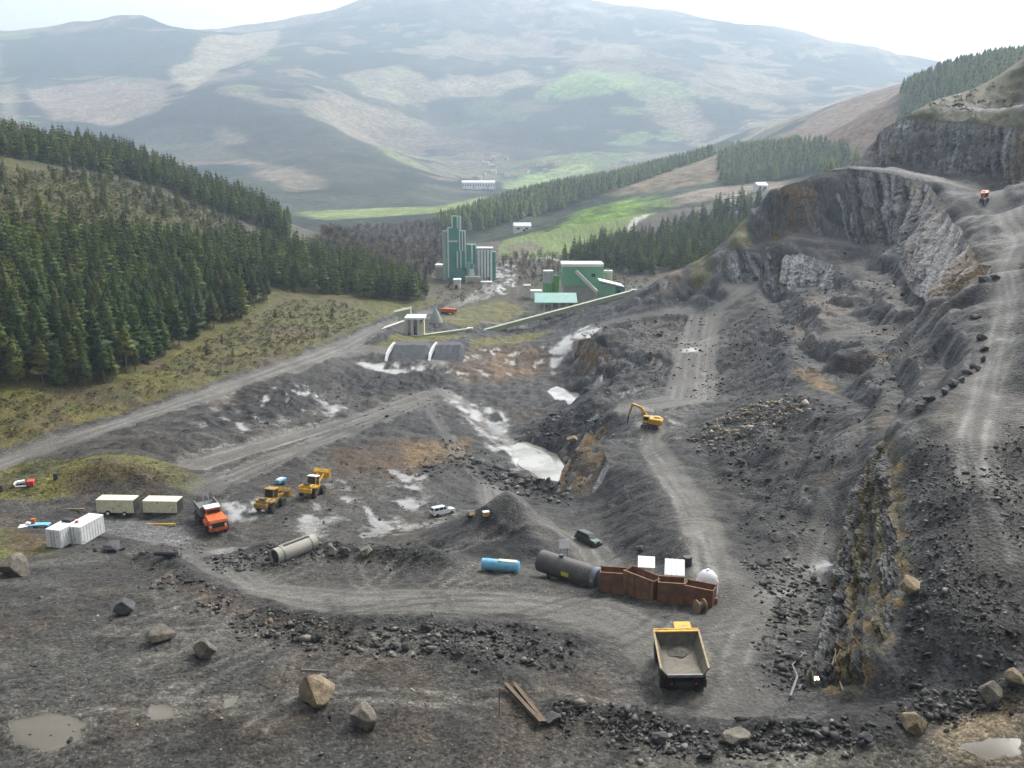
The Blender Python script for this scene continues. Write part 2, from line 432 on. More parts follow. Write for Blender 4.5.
# valley floor round the plant and beyond
P = np.array([(-475, 480), (-60, 470), (-25, 430), (45, 440), (60, 470), (150, 405), (300, 430), (475, 400), (475, 716), (-475, 716)])
m = poly_mask(GX, GY, X1, Y1, P, 4, 5, 14, 9)
blend(m, (.06, .05, .034), .9)
blend(m * sstep(0, .4, n1), (.045, .052, .02), .7)
VEG = np.maximum(VEG, m)
def grass(pp, k=.9, soft=1.2, nz=2.0, c=GRASS):
    global VEG
    m = gpoly(pp, soft, nz, 4, 21)
    blend(m * (.65 + .5 * sstep(-.3, .3, n2)).clip(0, 1), c, k)
    VEG = np.maximum(VEG, m * .8)
grass([(-20, 478), (0, 468), (60, 460), (110, 456), (170, 462), (205, 482), (190, 492), (140, 480), (100, 484), (50, 500), (-20, 505)])
m = gpoly([(60, 480), (100, 458), (150, 466), (180, 490), (120, 494), (70, 498)], 2, 3, 5, 22); blend(m, BROWN, .55)
grass([(-20, 525), (20, 528), (48, 540), (44, 556), (-20, 562)], .75)
m = gpoly([(10, 530), (50, 535), (46, 556), (8, 560)], 1, 2, 4, 23); blend(m, BROWN, .7)
for pp in ([(432, 320), (470, 307), (505, 302), (530, 312), (505, 322), (465, 328)], [(362, 352), (390, 338), (425, 333), (470, 336), (430, 342), (380, 352)], [(470, 340), (560, 330), (520, 345), (470, 350)],
           [(686, 262), (712, 264), (712, 284), (690, 284)], [(722, 236), (748, 240), (760, 250), (728, 250)]):
    grass(pp, .9, 1.0, 1.2)
grass([(858, 122), (900, 114), (960, 118), (1024, 122), (1024, 132), (960, 124), (900, 121), (866, 132)], .85, 1.0, .6)
P = np.array([(150, 372), (190, 360), (235, 335), (300, 330), (475, 300), (475, 560), (180, 520)])
m = poly_mask(GX, GY, X1, Y1, P, 3, 4, 10, 12)
TOPV = m
blend(m, (.075, .066, .026), .85)
blend(m * sstep(.0, .4, n2), (.06, .06, .035), .7)
VEG = np.maximum(VEG, m)
for pp in ([(755, 240), (765, 205), (790, 182), (815, 172), (800, 195), (785, 220), (775, 242)], [(655, 296), (662, 276), (680, 275), (675, 292)], [(860, 150), (878, 140), (884, 158), (868, 165)]):
    m = gpoly(pp, 1.5, 2, 5, 24); blend(m, (.17, .115, .045), .75)
# brown earth
for pp, c, k in (([(455, 352), (500, 345), (560, 350), (560, 372), (500, 385), (450, 378)], BROWN, .8), ([(490, 355), (540, 352), (545, 372), (495, 378)], (.16, .10, .05), .6),
              ([(572, 336), (600, 336), (610, 350), (598, 372), (575, 370)], (.12, .07, .04), .8), ([(330, 452), (400, 440), (470, 438), (470, 462), (400, 470), (340, 475)], BROWN, .85),
              ([(400, 448), (465, 442), (465, 460), (410, 466)], (.16, .11, .05), .6), ([(380, 466), (420, 468), (415, 480), (380, 480)], BROWN, .8), ([(180, 400), (250, 380), (300, 382), (230, 408)], (.095, .072, .05), .8),
              ([(150, 560), (190, 580), (260, 605), (330, 622), (330, 640), (250, 625), (180, 592), (145, 572)], BROWN, .55), ([(650, 320), (690, 316), (690, 335), (650, 340)], (.11, .085, .06), .5),
              ([(800, 300), (850, 285), (860, 300), (810, 330), (790, 340)], (.105, .08, .058), .6), ([(930, 720), (1024, 700), (1024, 768), (930, 768)], (.16, .125, .075), .75), ([(640, 768), (700, 755), (800, 752), (930, 740), (960, 768)], (.15, .14, .11), .6)):
    m = gpoly(pp, 1.2, 2.0, 5, 25); blend(m, c, k)
for pp in ([(562, 466), (575, 452), (592, 448), (602, 470), (594, 490), (576, 498), (564, 490)], [(958, 262), (982, 256), (985, 272), (972, 284), (956, 290)], [(788, 366), (812, 368), (835, 376), (838, 386), (800, 384)], [(884, 436), (894, 432), (890, 460), (880, 500), (876, 500)],
           [(596, 425), (604, 415), (606, 432), (600, 444)], [(955, 290), (970, 285), (962, 300), (948, 312)], [(840, 362), (900, 348), (930, 338), (925, 348), (860, 366)]):
    m = gpoly(pp, .7, .9, 3, 26); blend(m * (.55 + .6 * sstep(-.4, .3, n2)).clip(0, 1), OCHRE, .85)
tb = sstep(.12, .45, fbm2(GX + 50, GY, 17, 4, 151)) * (1 - VEG) * (GY < 330)
blend(tb, (.062, .048, .034), .5)
tb = sstep(.1, .4, fbm2(GX - 70, GY + 20, 13, 4, 152)) * (1 - VEG) * (GY < 330)
blend(tb, (.024, .0242, .0245), .55)
# dark spoil
for pp, k in (([(200, 420), (250, 385), (300, 372), (330, 385), (312, 410), (260, 425), (210, 432)], .75), ([(345, 372), (380, 362), (440, 370), (440, 388), (370, 398), (345, 392)], .75), ([(0, 480), (60, 455), (140, 440), (200, 430), (180, 458), (100, 450), (30, 478)], .5),
           ([(470, 545), (500, 500), (520, 500), (545, 545), (520, 560), (480, 560)], .85), ([(700, 440), (800, 410), (880, 420), (850, 500), (780, 520), (740, 560), (730, 500)], .5), ([(545, 420), (590, 402), (605, 430), (575, 450), (520, 445)], .7), ([(610, 470), (650, 500), (680, 560), (640, 560), (600, 520)], .6),
           ([(640, 715), (740, 725), (880, 715), (1000, 690), (1000, 705), (880, 740), (740, 752), (640, 742)], .6), ([(190, 740), (260, 685), (285, 690), (250, 735), (230, 755)], .6), ([(905, 480), (960, 470), (1024, 560), (1024, 690), (900, 700), (908, 560)], .4),
           ([(380, 545), (440, 545), (450, 560), (400, 562)], .6), ([(590, 390), (650, 355), (670, 365), (650, 388), (610, 400)], .5), ([(600, 330), (650, 325), (690, 320), (680, 332), (620, 342)], .4)):
    m = gpoly(pp, 1.2, 2.5, 5, 27); blend(m, DARK, k); ROUGH = np.maximum(ROUGH, m)
# roads
for pp, k in (([(690, 410), (700, 340), (720, 300), (760, 270), (790, 280), (750, 320), (735, 360), (760, 390), (720, 400)], .6), ([(615, 410), (640, 395), (700, 398), (695, 425), (650, 440), (625, 440)], .6), ([(780, 235), (850, 238), (900, 246), (890, 275), (830, 255)], .6), ([(870, 166), (930, 174), (985, 184), (1024, 215), (1024, 260), (990, 262), (960, 215), (940, 188), (900, 176)], .2), ([(930, 300), (1000, 290), (1000, 400), (930, 470), (910, 420), (980, 345)], .12)):
    blend(gpoly(pp, 3, 4, 8, 30) * (.75 + .5 * n2).clip(0, 1), (.115, .112, .102), k)
roads = [([(-30, 478), (0, 464), (100, 430), (200, 397), (300, 362), (345, 345), (385, 324)], 3.6, 1), ([(385, 324), (420, 315), (450, 308), (480, 296), (500, 286)], 3.0, 1), ([(405, 318), (470, 320), (530, 328)], 2.2, .9), ([(330, 352), (370, 348), (400, 352), (440, 362)], 4, .8),
         ([(185, 468), (240, 452), (300, 436), (370, 414), (430, 393)], 4.0, .8), ([(200, 490), (260, 465), (330, 440), (430, 400)], 3.2, .5), ([(440, 390), (470, 412), (500, 440), (545, 470)], 3.6, .8), ([(420, 395), (450, 440), (480, 480), (500, 492)], 2.2, .3),
         ([(650, 425), (655, 450), (672, 475), (692, 500), (705, 530), (718, 575)], 3.4, .8), ([(490, 488), (530, 512), (560, 530), (590, 550), (602, 565)], 3.6, .6), ([(200, 552), (250, 592), (330, 600), (400, 598), (500, 602), (600, 612), (660, 640), (700, 680)], 5.0, .55),
         ([(220, 590), (330, 606), (420, 605), (520, 608)], 3.0, .5), ([(720, 580), (730, 610), (710, 660), (720, 690)], 6.0, .5), ([(640, 405), (690, 400), (695, 360), (705, 310), (740, 285)], 8.0, .7), ([(560, 345), (610, 322), (660, 312), (700, 310)], 4, .7),
         ([(1024, 235), (1003, 272), (1010, 300), (1002, 340), (985, 380), (972, 440), (980, 490), (1002, 560)], 3.2, .3), ([(860, 168), (930, 178), (985, 192), (1010, 220), (1030, 240)], 4.0, .3), ([(780, 232), (840, 238), (900, 245)], 4.0, .5), ([(845, 430), (842, 470), (830, 520), (810, 565), (770, 600)], 3.0, .5), ([(830, 335), (870, 330), (930, 335)], 5, .3)]
RD = np.zeros(GX.shape, np.float32)
for pp, w, k in roads:
    m = gline(pp, w * .8, .9, 1.0, 5, 31)
    blend(m * (.85 + .3 * n2).clip(0, 1), GRAVEL, min(1, k * 1.1))
    RD = np.maximum(RD, m)
blend(gpoly([(95, 520), (195, 525), (190, 548), (120, 540)], 1, 1.5, 4, 33), (.12, .12, .12), .7)
for pp, w, k in (([(1006, 300), (1000, 340), (978, 385), (958, 440), (962, 480), (975, 520)], .34, .6), ([(1016, 300), (1012, 340), (1000, 385), (985, 430), (985, 470), (1000, 520), (1010, 560)], .34, .6), ([(655, 450), (672, 480), (690, 510), (702, 545), (715, 578)], .3, .35), ([(645, 445), (655, 470), (675, 500), (690, 540), (700, 575)], .3, .3),
              ([(445, 400), (480, 430), (520, 468)], .5, .8), ([(455, 395), (495, 430), (540, 470)], .5, .8), ([(200, 470), (300, 440), (400, 405)], .4, .5), ([(590, 540), (598, 565)], .4, .7)):
    blend(gline(pp, w, .35, .5, 3, 34) * sstep(-.5, .2, fbm2(GX, GY, 6, 3, 36)), PALE, k)
# wheel tracks along the haul roads
TRN = [sstep(-.5, .1, fbm2(GX, GY, 9, 2, 310 + q)) for q in range(3)]
for ri, (pp, w, k) in enumerate(roads):
    PL = world_line(pp)
    tg = np.gradient(PL, axis=0)
    nr = np.stack([-tg[:, 1], tg[:, 0]], -1) / (np.linalg.norm(tg, axis=1)[:, None] + 1e-9)
    far_k = float(np.clip(PL[:, 1].mean() / 150, .8, 3))
    for q in range(5 if w > 3 else 3):
        off = random.uniform(-.8, .8) * w
        wv = np.array([.35 * math.sin(i * .4 + q) for i in range(len(PL))])[:, None]
        for sgn in (-1, 1):
            m = line_mask(GX, GY, X1, Y1, PL + nr * (off + wv + sgn * 1.1), .26 * far_k, .26 * far_k, .25, 3, 300 + 7 * ri + q)
            blend(m * (1 - VEG) * TRN[(ri + q) % 3], [(.06, .058, .053), (.21, .205, .19), (.045, .044, .041)][q % 3], .42)
# fine tyre tracks on the yard and foreground
for k in range(44):
    x0, y0 = random.uniform(-48, 25), (random.uniform(62, 170) if k % 2 else random.uniform(62, 95))
    a = random.uniform(-.35, .35) + (0 if random.random() < .6 else 1.2)
    L = random.uniform(14, 40)
    pts = np.array([(x0 + math.cos(a + .5 * math.sin(q / 5 + k)) * L * q / 10, y0 + math.sin(a + .3 * math.sin(q / 4)) * L * q / 10) for q in range(11)])
    for off in (-1.0, 1.0):
        m = line_mask(GX, GY, X1, Y1, pts + np.array((-math.sin(a), math.cos(a))) * off, .32, .3, .2, 3, 35 + k)
        blend(m * (1 - VEG), GRAVEL if k % 3 else DARK, .45)
# green field and pale lanes beyond the plant
m = gpoly([(495, 254), (505, 240), (560, 228), (600, 205), (640, 196), (670, 206), (640, 222), (600, 240), (550, 262)], 2, 4, 14, 37); blend(m, (.115, .165, .035), .95)
m = gpoly([(500, 247), (530, 240), (545, 248), (515, 257)], 2, 4, 14, 38); blend(m, (.10, .085, .05), .8)
for pp, w in (([(636, 238), (631, 228), (636, 220), (646, 216)], 3), ([(733, 214), (735, 206), (727, 200)], 3.5), ([(500, 262), (545, 258), (570, 262)], 2)):
    blend(gline(pp, w, 1, .8, 6, 39), (.42, .40, .35), .9)
# pale slurry and puddles, with bright sky reflection put into the colour
wets = [([(312, 396), (330, 400), (350, 404), (344, 416), (322, 419), (326, 410)], .9), ([(305, 386), (316, 392), (330, 402), (322, 404)], .7), ([(548, 372), (552, 350), (566, 335), (590, 326), (606, 328), (572, 345), (562, 360), (562, 378)], .9), ([(352, 360), (385, 364), (440, 364), (442, 369), (400, 374), (375, 370)], .9),
        ([(222, 500), (235, 492), (266, 498), (262, 512), (240, 522), (226, 516)], .8), ([(205, 552), (230, 545), (250, 548), (215, 565)], .55), ([(335, 490), (360, 486), (382, 496), (370, 503), (342, 502)], .7), ([(285, 528), (330, 518), (350, 522), (310, 536)], .6), ([(400, 520), (440, 510), (470, 512), (440, 522), (410, 528)], .5),
        ([(788, 576), (820, 552), (846, 545), (850, 566), (820, 574), (790, 592), (768, 602)], .75), ([(452, 400), (475, 405), (505, 414), (512, 428), (506, 440), (530, 462), (550, 477), (528, 476), (490, 448)], .85), ([(482, 292), (486, 276), (500, 264), (514, 264), (514, 288), (500, 296)], .95), ([(455, 300), (480, 290), (500, 294), (470, 304)], .8),
        ([(205, 412), (230, 402), (245, 404), (222, 418)], .5), ([(262, 428), (280, 416), (300, 414), (285, 428)], .4), ([(680, 346), (702, 349), (700, 354), (682, 352)], .7), ([(500, 442), (520, 456), (560, 472), (520, 472)], .6), ([(590, 402), (620, 396), (610, 404)], .3), ([(640, 425), (660, 432), (650, 436)], .3), ([(470, 355), (480, 352), (484, 366), (474, 370)], .5),
        ([(430, 352), (450, 350), (470, 352), (440, 358)], .4), ([(940, 245), (975, 244), (990, 250), (960, 253)], .5), ([(150, 545), (190, 540), (195, 556), (160, 566)], .35)]
NSTR = fbm2(GX * .8 + GY * .25, GY * .45 - GX * .1, 2.6, 4, 43)
for pp, k in wets:
    m = gpoly(pp, 1.6, 3.2, 3.0, 41)
    m = m * sstep(-.22, .2, NSTR + .25 * (k - .6))
    blend(m, PALE, min(1, k * 1.05))
    WET = np.maximum(WET, m * k)
silt = [([(10, 722), (50, 712), (88, 722), (86, 742), (50, 752), (14, 744)], .9), ([(146, 706), (162, 703), (176, 708), (172, 718), (152, 720)], .9), ([(220, 700), (240, 696), (236, 708), (222, 710)], .8), ([(960, 744), (1000, 735), (1024, 738), (1024, 756), (980, 760)], .85), ([(900, 760), (950, 752), (960, 768), (900, 768)], .5)]
for pp, k in silt:
    m = gpoly(pp, .35, .5, 2.5, 42)
    blend(m, SILT, k)
    WET = np.maximum(WET, m * k)
for pp, k in (([(200, 425), (250, 395), (300, 385), (345, 405), (320, 430), (240, 440)], .75), ([(330, 480), (420, 470), (440, 530), (340, 540), (280, 530)], .7), ([(440, 395), (480, 400), (560, 470), (500, 480)], .8), ([(440, 350), (560, 345), (560, 372), (450, 380)], .7), ([(620, 410), (700, 400), (690, 440), (640, 440)], .5), ([(940, 230), (1000, 235), (1000, 265), (950, 262)], .5), ([(680, 340), (705, 340), (700, 375), (684, 375)], .5)):
    m = gpoly(pp, 3, 4, 5, 44) * sstep(.30, .46, NSTR)
    blend(m, PALE, k)
    WET = np.maximum(WET, m * k)
pud = WET
# ------------------------------------------------------------------ relief
# blasted ledges on the slope between the benches
for pp, st_, kk in (([(772, 262), (830, 266), (900, 250), (950, 290), (985, 335), (920, 404), (890, 425), (830, 400), (800, 385), (785, 340), (765, 300)], 6.5, .8), ([(600, 330), (690, 315), (670, 365), (650, 390), (605, 398), (590, 370)], 4.5, .7), ([(700, 445), (800, 412), (880, 430), (850, 500), (790, 520), (735, 520)], 4.0, .45)):
    tm = gpoly(pp, 6, 5, 14, 97) * kk * (1 - .8 * RD)
    nz_ = 2.2 * fbm2(GX, GY, 19, 4, 98) + .7 * fbm2(GX, GY, 5, 3, 99)
    zt = (GZ + nz_) / st_
    fr = zt - np.floor(zt)
    zz_ = (np.floor(zt) + sstep(.52, .97, fr)) * st_ - nz_
    GZ = GZ * (1 - tm) + zz_ * tm
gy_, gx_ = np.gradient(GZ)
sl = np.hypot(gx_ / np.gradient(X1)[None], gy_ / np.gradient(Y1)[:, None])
cliff = sstep(.55, 1.1, sl) * (GY < 430) * sstep(56, 62, GY)
cliff = cliff * np.where(GX > 0, 1, .3)
# bedded rock: ribs that run up the faces with a lean
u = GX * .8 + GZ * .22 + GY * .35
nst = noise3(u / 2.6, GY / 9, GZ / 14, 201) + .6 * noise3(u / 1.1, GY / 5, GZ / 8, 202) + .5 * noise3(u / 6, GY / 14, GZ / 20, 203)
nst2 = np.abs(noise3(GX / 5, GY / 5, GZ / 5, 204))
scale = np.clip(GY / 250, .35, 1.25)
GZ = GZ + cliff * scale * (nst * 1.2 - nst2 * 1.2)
rdk = np.maximum(RD, pud.clip(0, 1))
BERM = np.zeros(GX.shape, np.float32)
for pp, hh, w_ in (([(148, 561), (190, 577), (240, 599), (290, 617), (340, 627), (430, 628), (520, 633), (578, 652)], 1.5, 2.6), ([(560, 714), (640, 722), (740, 736), (830, 729), (880, 722), (940, 708), (1005, 690)], 1.1, 1.9), ([(212, 560), (270, 549), (340, 550), (440, 557)], .9, 2.0), ([(455, 652), (500, 668), (520, 682)], .8, 1.6)):
    P = world_line(pp)
    dd = np.full(GX.shape, 1e9, np.float32)
    for a, b in zip(P[:-1], P[1:]):
        dd = np.minimum(dd, seg_dist(GX, GY, a, b))
    dd = dd + .9 * fbm2(GX, GY, 4, 3, 94)
    m = np.exp(-(dd / w_) ** 2).astype(np.float32)
    GZ = GZ + m * hh * (.8 + .55 * fbm2(GX, GY, 3.0, 4, 93))
    BERM = np.maximum(BERM, m)
blend(sstep(.25, .8, BERM), (.034, .0335, .033), .75)
ROUGH = np.maximum(ROUGH, BERM)
lump = fbm2(GX, GY, 7, 5, 210, .55) * .9 + fbm2(GX, GY, 1.9, 3, 220) * .28
lump = lump + .42 - .95 * np.abs(fbm2(GX, GY, 4.2, 4, 226, .55))
big = fbm2(GX, GY, 26, 3, 230) * 1.0
far_ok = sstep(58, 66, GY)
GZ = GZ + (1 - .93 * rdk) * (lump * (.28 + .75 * ROUGH) * np.clip(GY / 140, .5, 1.6) + big * .6 * np.clip((GY - 120) / 100, 0, 1)) * far_ok * (1 - .3 * VEG)
POOLS = []
for pp in ([(508, 444), (530, 438), (556, 447), (571, 454), (566, 477), (542, 477), (522, 466)], [(548, 392), (557, 387), (577, 388), (582, 394), (571, 400), (553, 397)]):
    R_ = world_poly(pp, 6)
    c_ = R_.mean(0)
    hs_ = height(*(c_ + (R_ - c_) * 1.15).T)
    lv = float(np.percentile(hs_, 12)) - .1
    print('pool', lv, hs_.min(), hs_.max())
    # a basin: everything inside goes under the water, the rim stands above it
    sd_ = poly_mask(GX, GY, X1, Y1, R_, 1.6, 1.6, 4, 91)
    rim_ = poly_mask(GX, GY, X1, Y1, c_ + (R_ - c_) * 1.5, 3.0, 0, 4, 91) * (1 - sd_)
    GZ = GZ * (1 - rim_) + np.maximum(GZ, lv + .35) * rim_
    GZ = GZ * (1 - sd_) + np.minimum(GZ, lv - .6) * sd_
    POOLS.append((c_ + (R_ - c_) * 1.18, lv))
cliff = cliff * (1 - .85 * TOPV)
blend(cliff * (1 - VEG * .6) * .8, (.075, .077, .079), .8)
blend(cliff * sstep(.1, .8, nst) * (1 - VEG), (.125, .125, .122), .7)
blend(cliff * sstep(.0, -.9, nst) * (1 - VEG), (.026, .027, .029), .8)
blend(cliff * sstep(.45, .75, fbm2(GX, GY, 16, 3, 240)) , (.12, .095, .05), .5)
# loose dark shale on talus slopes, relief contrast put into its colour, combed downhill
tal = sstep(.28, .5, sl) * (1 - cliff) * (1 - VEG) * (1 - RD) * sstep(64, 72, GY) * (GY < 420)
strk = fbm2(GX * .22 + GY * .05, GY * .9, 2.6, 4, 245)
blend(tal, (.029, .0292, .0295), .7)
COL *= (1 + (.45 * strk * sstep(15, 40, GX) * (1 - RD) * (1 - VEG)))[..., None].clip(.5, 1.6)
blend(TOPV * (1 - .6 * cliff), (.058, .058, .017), .8)
blend(TOPV * sstep(0, .35, n2), (.05, .04, .022), .7)
grass([(878, 125), (905, 113), (960, 111), (1030, 111), (1030, 127), (950, 121.5), (905, 119)], .85, 1.5, 1.5, (.062, .062, .018))
# near rock face: leaning ochre and olive beds
P = world_poly([(886, 436), (900, 470), (908, 520), (912, 560), (908, 600), (888, 650), (862, 694), (806, 692), (814, 670), (836, 600), (846, 555), (860, 505)])
m = poly_mask(GX, GY, X1, Y1, P, .8, .6, 3, 51)
bed = np.sin((GX * 1.0 + GZ * .30 + GY * .12) * 1.9 + 1.5 * fbm2(GX, GY, 6, 3, 52))
blend(m, (.085, .085, .08), .9)
blend(m * sstep(.2, .8, bed + .5 * n2), (.20, .135, .05), .75)
blend(m * sstep(.1, .8, -bed + .6 * n2), (.12, .115, .06), .6)
FACE = m
print('paint', time.time() - T0)
def mixh(c, k, m):
    global HCOL
    m = (m * k)[..., None]
    HCOL = HCOL * (1 - m) + np.array(c, np.float32) * m
HCOL = np.empty(HX.shape + (3,), np.float32)
FOREST = (.015, .026, .017)
HCOL[:] = FOREST
h1, h2, h3 = fbm2(HX, HY, 380, 5, 301), fbm2(HX, HY, 120, 4, 302), fbm2(HX, HY, 900, 4, 303)
hw = fbm2(HX, HY, 90, 3, 304)
mixh((.17, .13, .09), .85, sstep(.10, .16, h1 + .5 * h2 + .12 * hw) * sstep(1300, 1900, HY))
mixh((.055, .065, .04), .7, sstep(.0, .06, fbm2(HX + 900, HY, 260, 4, 305) - .1 + .1 * hw))
mixh((.24, .20, .13), .6, sstep(.22, .27, fbm2(HX - 500, HY * 1.3, 210, 4, 306) + .1 * hw) * sstep(1600, 2300, HY))
mixh((.13, .19, .06), .8, sstep(.34, .40, h2 + .3 * h3 + .1 * hw) * sstep(1500, 2400, HY))
mixh((.17, .16, .12), .7, sstep(560, 900, HZ + 260 * h1) )
mixh((.30, .29, .26), .5, sstep(.2, .45, h2) * sstep(550, 850, HZ + 200 * h1))
def hpoly(pp, c, k=.85, soft=14, nz=30, ns=140, seed=61):
    P = world_poly(pp, 20)
    mixh(c, k, poly_mask(HX, HY, HX1, HY1, P, soft, nz, ns, seed))
TAN, PINK, FIELD, FIELD2 = (.30, .25, .16), (.25, .19, .14), (.16, .26, .05), (.23, .29, .09)
hpoly([(0, 40), (120, 28), (200, 34), (200, 62), (170, 80), (60, 70), (0, 80)], FOREST, .9)
hpoly([(205, 38), (280, 30), (270, 55), (215, 70), (190, 90), (170, 70), (190, 60)], TAN)
hpoly([(30, 90), (110, 80), (160, 88), (165, 105), (120, 125), (50, 118)], PINK)
hpoly([(0, 85), (14, 84), (16, 112), (0, 118)], TAN, .5)
hpoly([(340, 75), (400, 65), (430, 80), (470, 75), (470, 95), (400, 105), (360, 95)], TAN, .6)
hpoly([(440, 85), (520, 70), (545, 78), (500, 95), (450, 100)], TAN, .6)
hpoly([(540, 90), (560, 78), (590, 70), (640, 85), (600, 95), (560, 102)], FIELD, .75)
hpoly([(590, 70), (640, 72), (690, 90), (690, 110), (640, 100)], FIELD2, .6)
hpoly([(645, 95), (690, 100), (720, 130), (690, 140), (650, 120)], PINK, .6)
hpoly([(230, 95), (300, 112), (380, 150), (430, 180), (400, 200), (320, 195), (250, 160), (200, 130)], FOREST, .8)
hpoly([(210, 120), (232, 130), (242, 142), (215, 142)], TAN, .5)
hpoly([(240, 160), (300, 165), (330, 190), (280, 195)], PINK, .6)
hpoly([(420, 130), (500, 125), (560, 150), (520, 170), (450, 170)], (.11, .09, .075), .5)
hpoly([(440, 95), (600, 100), (640, 130), (560, 150), (440, 135)], FOREST, .6)
hpoly([(500, 185), (540, 172), (590, 162), (590, 170), (545, 182), (510, 190)], FIELD2, .9, 8, 12)
hpoly([(300, 212), (380, 208), (440, 206), (485, 196), (484, 206), (430, 214), (320, 220)], FIELD2, .8, 8, 12)
hpoly([(495, 252), (505, 240), (560, 228), (600, 205), (640, 196), (670, 206), (640, 222), (600, 238), (550, 258)], FIELD, .95, 5, 8, 40)
hpoly([(500, 245), (530, 238), (545, 246), (515, 254)], (.14, .12, .075), .7, 4, 8, 40)
hpoly([(590, 195), (640, 175), (700, 155), (735, 152), (720, 180), (680, 188), (620, 196)], (.19, .15, .10), .9, 8, 14)
hpoly([(660, 200), (700, 190), (790, 178), (790, 186), (720, 200), (670, 206)], (.26, .22, .17), .9, 5, 8, 40)
hpoly([(700, 180), (760, 150), (810, 118), (860, 92), (898, 82), (905, 130), (880, 150), (820, 160), (760, 175)], (.17, .115, .075), .9, 10, 20)
hpoly([(560, 262), (640, 235), (720, 215), (740, 240), (700, 275), (600, 275)], (.07, .065, .045), .8, 8, 14)
# ------------------------------------------------------------------ materials
MATS = {}
def nmat(name):
    m = bpy.data.materials.new(name)
    m.use_nodes = True
    MATS[name] = m
    return m, m.node_tree.nodes, m.node_tree.links, m.node_tree.nodes['Principled BSDF']
def node(nd, t, **kw):
    n = nd.new(t)
    for k, v in kw.items():
        if k in n.inputs:
            n.inputs[k].default_value = v
        else:
            setattr(n, k, v)
    return n
def math_n(nd, lk, op, a, b=None, c=None):
    n = nd.new('ShaderNodeMath')
    n.operation = op
    for i, v in enumerate((a, b, c)):
        if v is None:
            continue
        if isinstance(v, (int, float)):
            n.inputs[i].default_value = v
        else:
            lk.new(v, n.inputs[i])
    return n.outputs[0]
def noise_n(nd, lk, vec, scale, detail=4, rough=.6):
    n = nd.new('ShaderNodeTexNoise')
    n.inputs['Scale'].default_value = scale
    n.inputs['Detail'].default_value = detail
    n.inputs['Roughness'].default_value = rough
    lk.new(vec, n.inputs['Vector'])
    return n.outputs['Fac']
def mulcol(nd, lk, col, fac):
    n = nd.new('ShaderNodeVectorMath')
    n.operation = 'SCALE'
    lk.new(col, n.inputs[0])
    lk.new(fac, n.inputs['Scale'])
    return n.outputs[0]
def ramp_n(nd, lk, f, a, b, lo=0., hi=1.):
    n = nd.new('ShaderNodeMapRange')
    n.inputs[1].default_value, n.inputs[2].default_value, n.inputs[3].default_value, n.inputs[4].default_value = a, b, lo, hi
    lk.new(f, n.inputs[0])
    return n.outputs[0]
# quarry ground
gm, nd, lk, bs = nmat('quarry_ground')
geo = nd.new('ShaderNodeNewGeometry')
pos = geo.outputs['Position']
ca = node(nd, 'ShaderNodeAttribute', attribute_name='Col')
ma = node(nd, 'ShaderNodeAttribute', attribute_name='Msk')       # r wet, g cliff, b vegetation, a unused
sp = nd.new('ShaderNodeSeparateColor')
lk.new(ma.outputs['Color'], sp.inputs[0])
wet, clf, veg = sp.outputs[0], sp.outputs[1], sp.outputs[2]
na = noise_n(nd, lk, pos, 1.6, 6, .68)
nb = noise_n(nd, lk, pos, 6.5, 3, .6)
ncl = noise_n(nd, lk, pos, .35, 5, .6)
vor = node(nd, 'ShaderNodeTexVoronoi', Scale=2.4)
lk.new(pos, vor.inputs['Vector'])
vs = nd.new('ShaderNodeSeparateColor')
lk.new(vor.outputs['Color'], vs.inputs[0])
# stretched coordinates for the beds
mp = nd.new('ShaderNodeMapping')
mp.inputs['Scale'].default_value = (1.0, .35, .12)
mp.inputs['Rotation'].default_value = (0, math.radians(14), 0)
lk.new(pos, mp.inputs['Vector'])
nbed = noise_n(nd, lk, mp.outputs[0], 1.3, 5, .7)
# speckle of broken stone
f = math_n(nd, lk, 'ADD', ramp_n(nd, lk, na, .3, .72, .35, 1.55), ramp_n(nd, lk, nb, .3, .7, -.3, .3))
st = ramp_n(nd, lk, vs.outputs[0], 0., 1., -.26, .34)
v2 = node(nd, 'ShaderNodeTexVoronoi', Scale=5.5)
lk.new(pos, v2.inputs['Vector'])
v2s = nd.new('ShaderNodeSeparateColor')
lk.new(v2.outputs['Color'], v2s.inputs[0])
st = math_n(nd, lk, 'ADD', st, ramp_n(nd, lk, v2s.outputs[1], .84, .98, 0, 1.1))
st = math_n(nd, lk, 'ADD', st, ramp_n(nd, lk, v2s.outputs[2], .0, .2, -.35, 0))
f = math_n(nd, lk, 'ADD', f, st)
f = math_n(nd, lk, 'MULTIPLY', f, ramp_n(nd, lk, ncl, .3, .7, .72, 1.28))
f = math_n(nd, lk, 'ADD', math_n(nd, lk, 'MULTIPLY', math_n(nd, lk, 'SUBTRACT', f, 1.0), ramp_n(nd, lk, veg, 0, 1, 1.0, .4)), 1.0)
bedf = ramp_n(nd, lk, nbed, .32, .7, .3, 1.7)
mixf = nd.new('ShaderNodeMix'); mixf.data_type = 'FLOAT'
lk.new(clf, mixf.inputs[0]); lk.new(f, mixf.inputs[2]); lk.new(math_n(nd, lk, 'MULTIPLY', bedf, ramp_n(nd, lk, na, .3, .7, .7, 1.3)), mixf.inputs[3])
wn_ = math_n(nd, lk, 'ADD', wet, ramp_n(nd, lk, na, .3, .7, -.3, .3))
wsh = ramp_n(nd, lk, wn_, .42, .60)
mixw = nd.new('ShaderNodeMix'); mixw.data_type = 'FLOAT'
lk.new(wsh, mixw.inputs[0]); lk.new(mixf.outputs[0], mixw.inputs[2]); mixw.inputs[3].default_value = 1.0
lk.new(mulcol(nd, lk, ca.outputs['Color'], mixw.outputs[0]), bs.inputs['Base Color'])
rg = ramp_n(nd, lk, nb, .3, .7, .5, .8)
